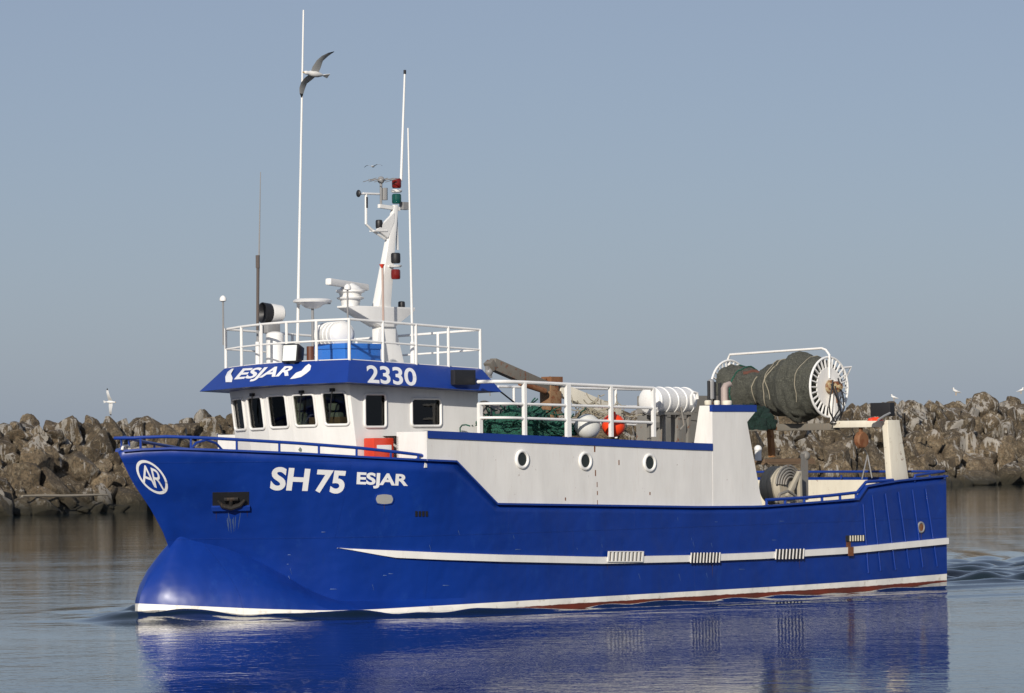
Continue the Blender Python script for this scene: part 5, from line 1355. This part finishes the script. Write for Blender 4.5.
# ------------------------------------------------------------------ gulls
GULLW = paint('gull_white', (.72, .71, .68), .8, streak=False, amount=.05); GULLG = paint('gull_grey', (.55, .55, .54), .8, streak=False, amount=.05); GULLB = paint('gull_black', (.02, .02, .02), .8, streak=False)
BEAK = paint('beak_yellow', (.6, .35, .05), .5, streak=False)
def gull_axes(fw, sp_):
    f = Vector(fw).normalized(); l = Vector(sp_); l = (l-f*l.dot(f)).normalized(); return Matrix((f, l, f.cross(l))).transposed().to_4x4()
def flying_gull(label, u, v, dist, span, fw, sp_, flex):
    d = ray(u, v); p = CAM+d*(dist/d.y)
    g = empty('gull', label, 'gull', Matrix.Translation(p) @ gull_axes(fw, sp_), None)
    s = span/1.1
    mb = MB(False); mb.lathe((-.22*s, 0, 0), (1, 0, 0), [(0, .004*s), (.06*s, .025*s), (.14*s, .05*s), (.24*s, .062*s), (.33*s, .05*s), (.38*s, .033*s), (.42*s, .036*s), (.46*s, .028*s), (.48*s, .006*s)], 16)
    mb.hexa([(-.20*s, -.02*s, .006*s), (-.20*s, .02*s, .006*s), (-.20*s, .02*s, -.006*s), (-.20*s, -.02*s, -.006*s)], [(-.32*s, -.055*s, .003*s), (-.32*s, .055*s, .003*s), (-.32*s, .055*s, -.003*s), (-.32*s, -.055*s, -.003*s)])
    body = mb.build('body', GULLW, g, smooth=60)
    mb = MB(False); mb.lathe((.255*s, 0, -.002), (1, 0, 0), [(0, .011*s), (.03*s, .008*s), (.05*s, .001)], 8); mb.build('beak', BEAK, g)
    for sg in (1, -1):
        sec = [(.03, .12, -.06, 0), (.14, .14, -.05, .02+flex*.5), (.28, .12, -.02, .045+flex), (.40, .08, -.05, .04+flex*.8), (.50, .02, -.07, .02+flex*.3), (.57, -.05, -.07, -.01-flex*.2)]
        vs = []
        for (y, xa, xb, z) in sec:
            for (x, dz) in ((xa, 0), ((xa*.6+xb*.4), .010), (xb, 0), ((xa*.6+xb*.4), -.006)): vs.append(Vector((x*s, y*s*sg, (z+dz)*s)))
        fs = []
        for i in range(len(sec)-1):
            for k in range(4): fs.append((i*4+k, i*4+(k+1) % 4, (i+1)*4+(k+1) % 4, (i+1)*4+k))
        fs += [(0, 1, 2, 3)]
        mb = MB(False); mb.add(vs[:20], [f for f in fs if max(f) < 20]); wg = mb.build('wing', GULLG, g, smooth=60)
        mb = MB(False); mb.add(vs[16:24], [(k, (k+1) % 4, 4+(k+1) % 4, 4+k) for k in range(4)]+[(4, 5, 6, 7)]); mb.build('wing_tip', GULLB, wg, smooth=60)
    return g
flying_gull('large grey winged gull flying beside the tall white antenna', 315, 74, 44, .80, (-.72, -.69, .05), (.66, -.60, .78), .0)
flying_gull('tiny gull gliding just above the mast head', 373, 166.5, 90, .50, (-.3, -.95, 0), (.95, -.3, .05), .05)
flying_gull('white gull flapping above the breakwater left of the bow', 110, 402, 105, .85, (.85, -.5, -.05), (-.10, -.25, .95), .06)
def standing_gull(label, u, v, h, yaw):
    # stands on the crest rocks: distance of the crest there
    uu = u; b = gpt(uu, 516-32*uu/1024); dist = b.y+4.8; d = ray(u, v); p = CAM+d*(dist/d.y); s = h/.42
    g = empty('gull', label, 'gull', Matrix.Translation(p) @ Matrix.Rotation(yaw, 4, 'Z'), 'gulls standing on the breakwater')
    mb = MB(False); mb.lathe((-.24*s, 0, .13*s), (.8, 0, .32), [(0, .006*s), (.08*s, .035*s), (.2*s, .07*s), (.32*s, .072*s), (.40*s, .045*s), (.43*s, .032*s)], 16); mb.lathe((.10*s, 0, .25*s), (.25, 0, 1), [(0, .05*s), (.06*s, .036*s), (.10*s, .044*s), (.14*s, .04*s), (.17*s, .006*s)], 14)
    mb.build('body', GULLW, g, smooth=60)
    mb = MB(False); mb.lathe((.165*s, 0, .365*s), (1, 0, -.1), [(0, .012*s), (.05*s, .001)], 8); mb.build('beak', BEAK, g)
    for sg in (1, -1):
        mb = MB(False); mb.lathe((-.30*s, sg*.045*s, .15*s), (.85, 0, .22), [(0, .003*s), (.1*s, .02*s), (.25*s, .038*s), (.38*s, .02*s), (.4*s, .003)], 12); mb.build('wing', GULLG, g, smooth=60)
        mb = MB(False); mb.cyl((.0, sg*.03*s, 0), (.0, sg*.03*s, .15*s), .008*s, n=6); mb.build('leg', BEAK, g)
    return g
standing_gull('white gull standing upright on the crest rocks, the middle one right of the gantry', 956, 395.5, .50, rad(200))
standing_gull('small hunched gull on the crest rocks above the black gantry floodlight', 894, 401, .42, rad(160))
standing_gull('gull on the crest rocks at the right edge of the photo', 1021, 394, .44, rad(10))

# driftwood on the rocks --------------------------------------------------------------------
def rock_plank(label, u0, v0, u1, v1, depth, th):
    b = gpt(u0, 516-32*u0/1024); b2 = gpt(u1, 516-32*u1/1024)
    a = CAM+ray(u0, v0)*((b.y+depth)/ray(u0, v0).y); c = CAM+ray(u1, v1)*((b2.y+depth)/ray(u1, v1).y)
    mb = MB(False); m = (a+c)/2+Vector((0, 0, -.03)); mb.tube([a, a.lerp(m, .5)+Vector((0, 0, .01)), m, m.lerp(c, .5), c], [th*.7, th, th, th*.9, th*.5], 7)
    o = mb.build('driftwood', paint('grey_driftwood', (.30, .26, .20), .9), None, origin=(a+c)/2); tag(o, label, 'driftwood')
rock_plank('long pale driftwood pole lying across the rocks left of the bow', 22, 496, 108, 494.5, .0, .06)
rock_plank('short pale stick leaning on the high rocks right of the gantry', 908, 409, 924, 420, 2.0, .05)
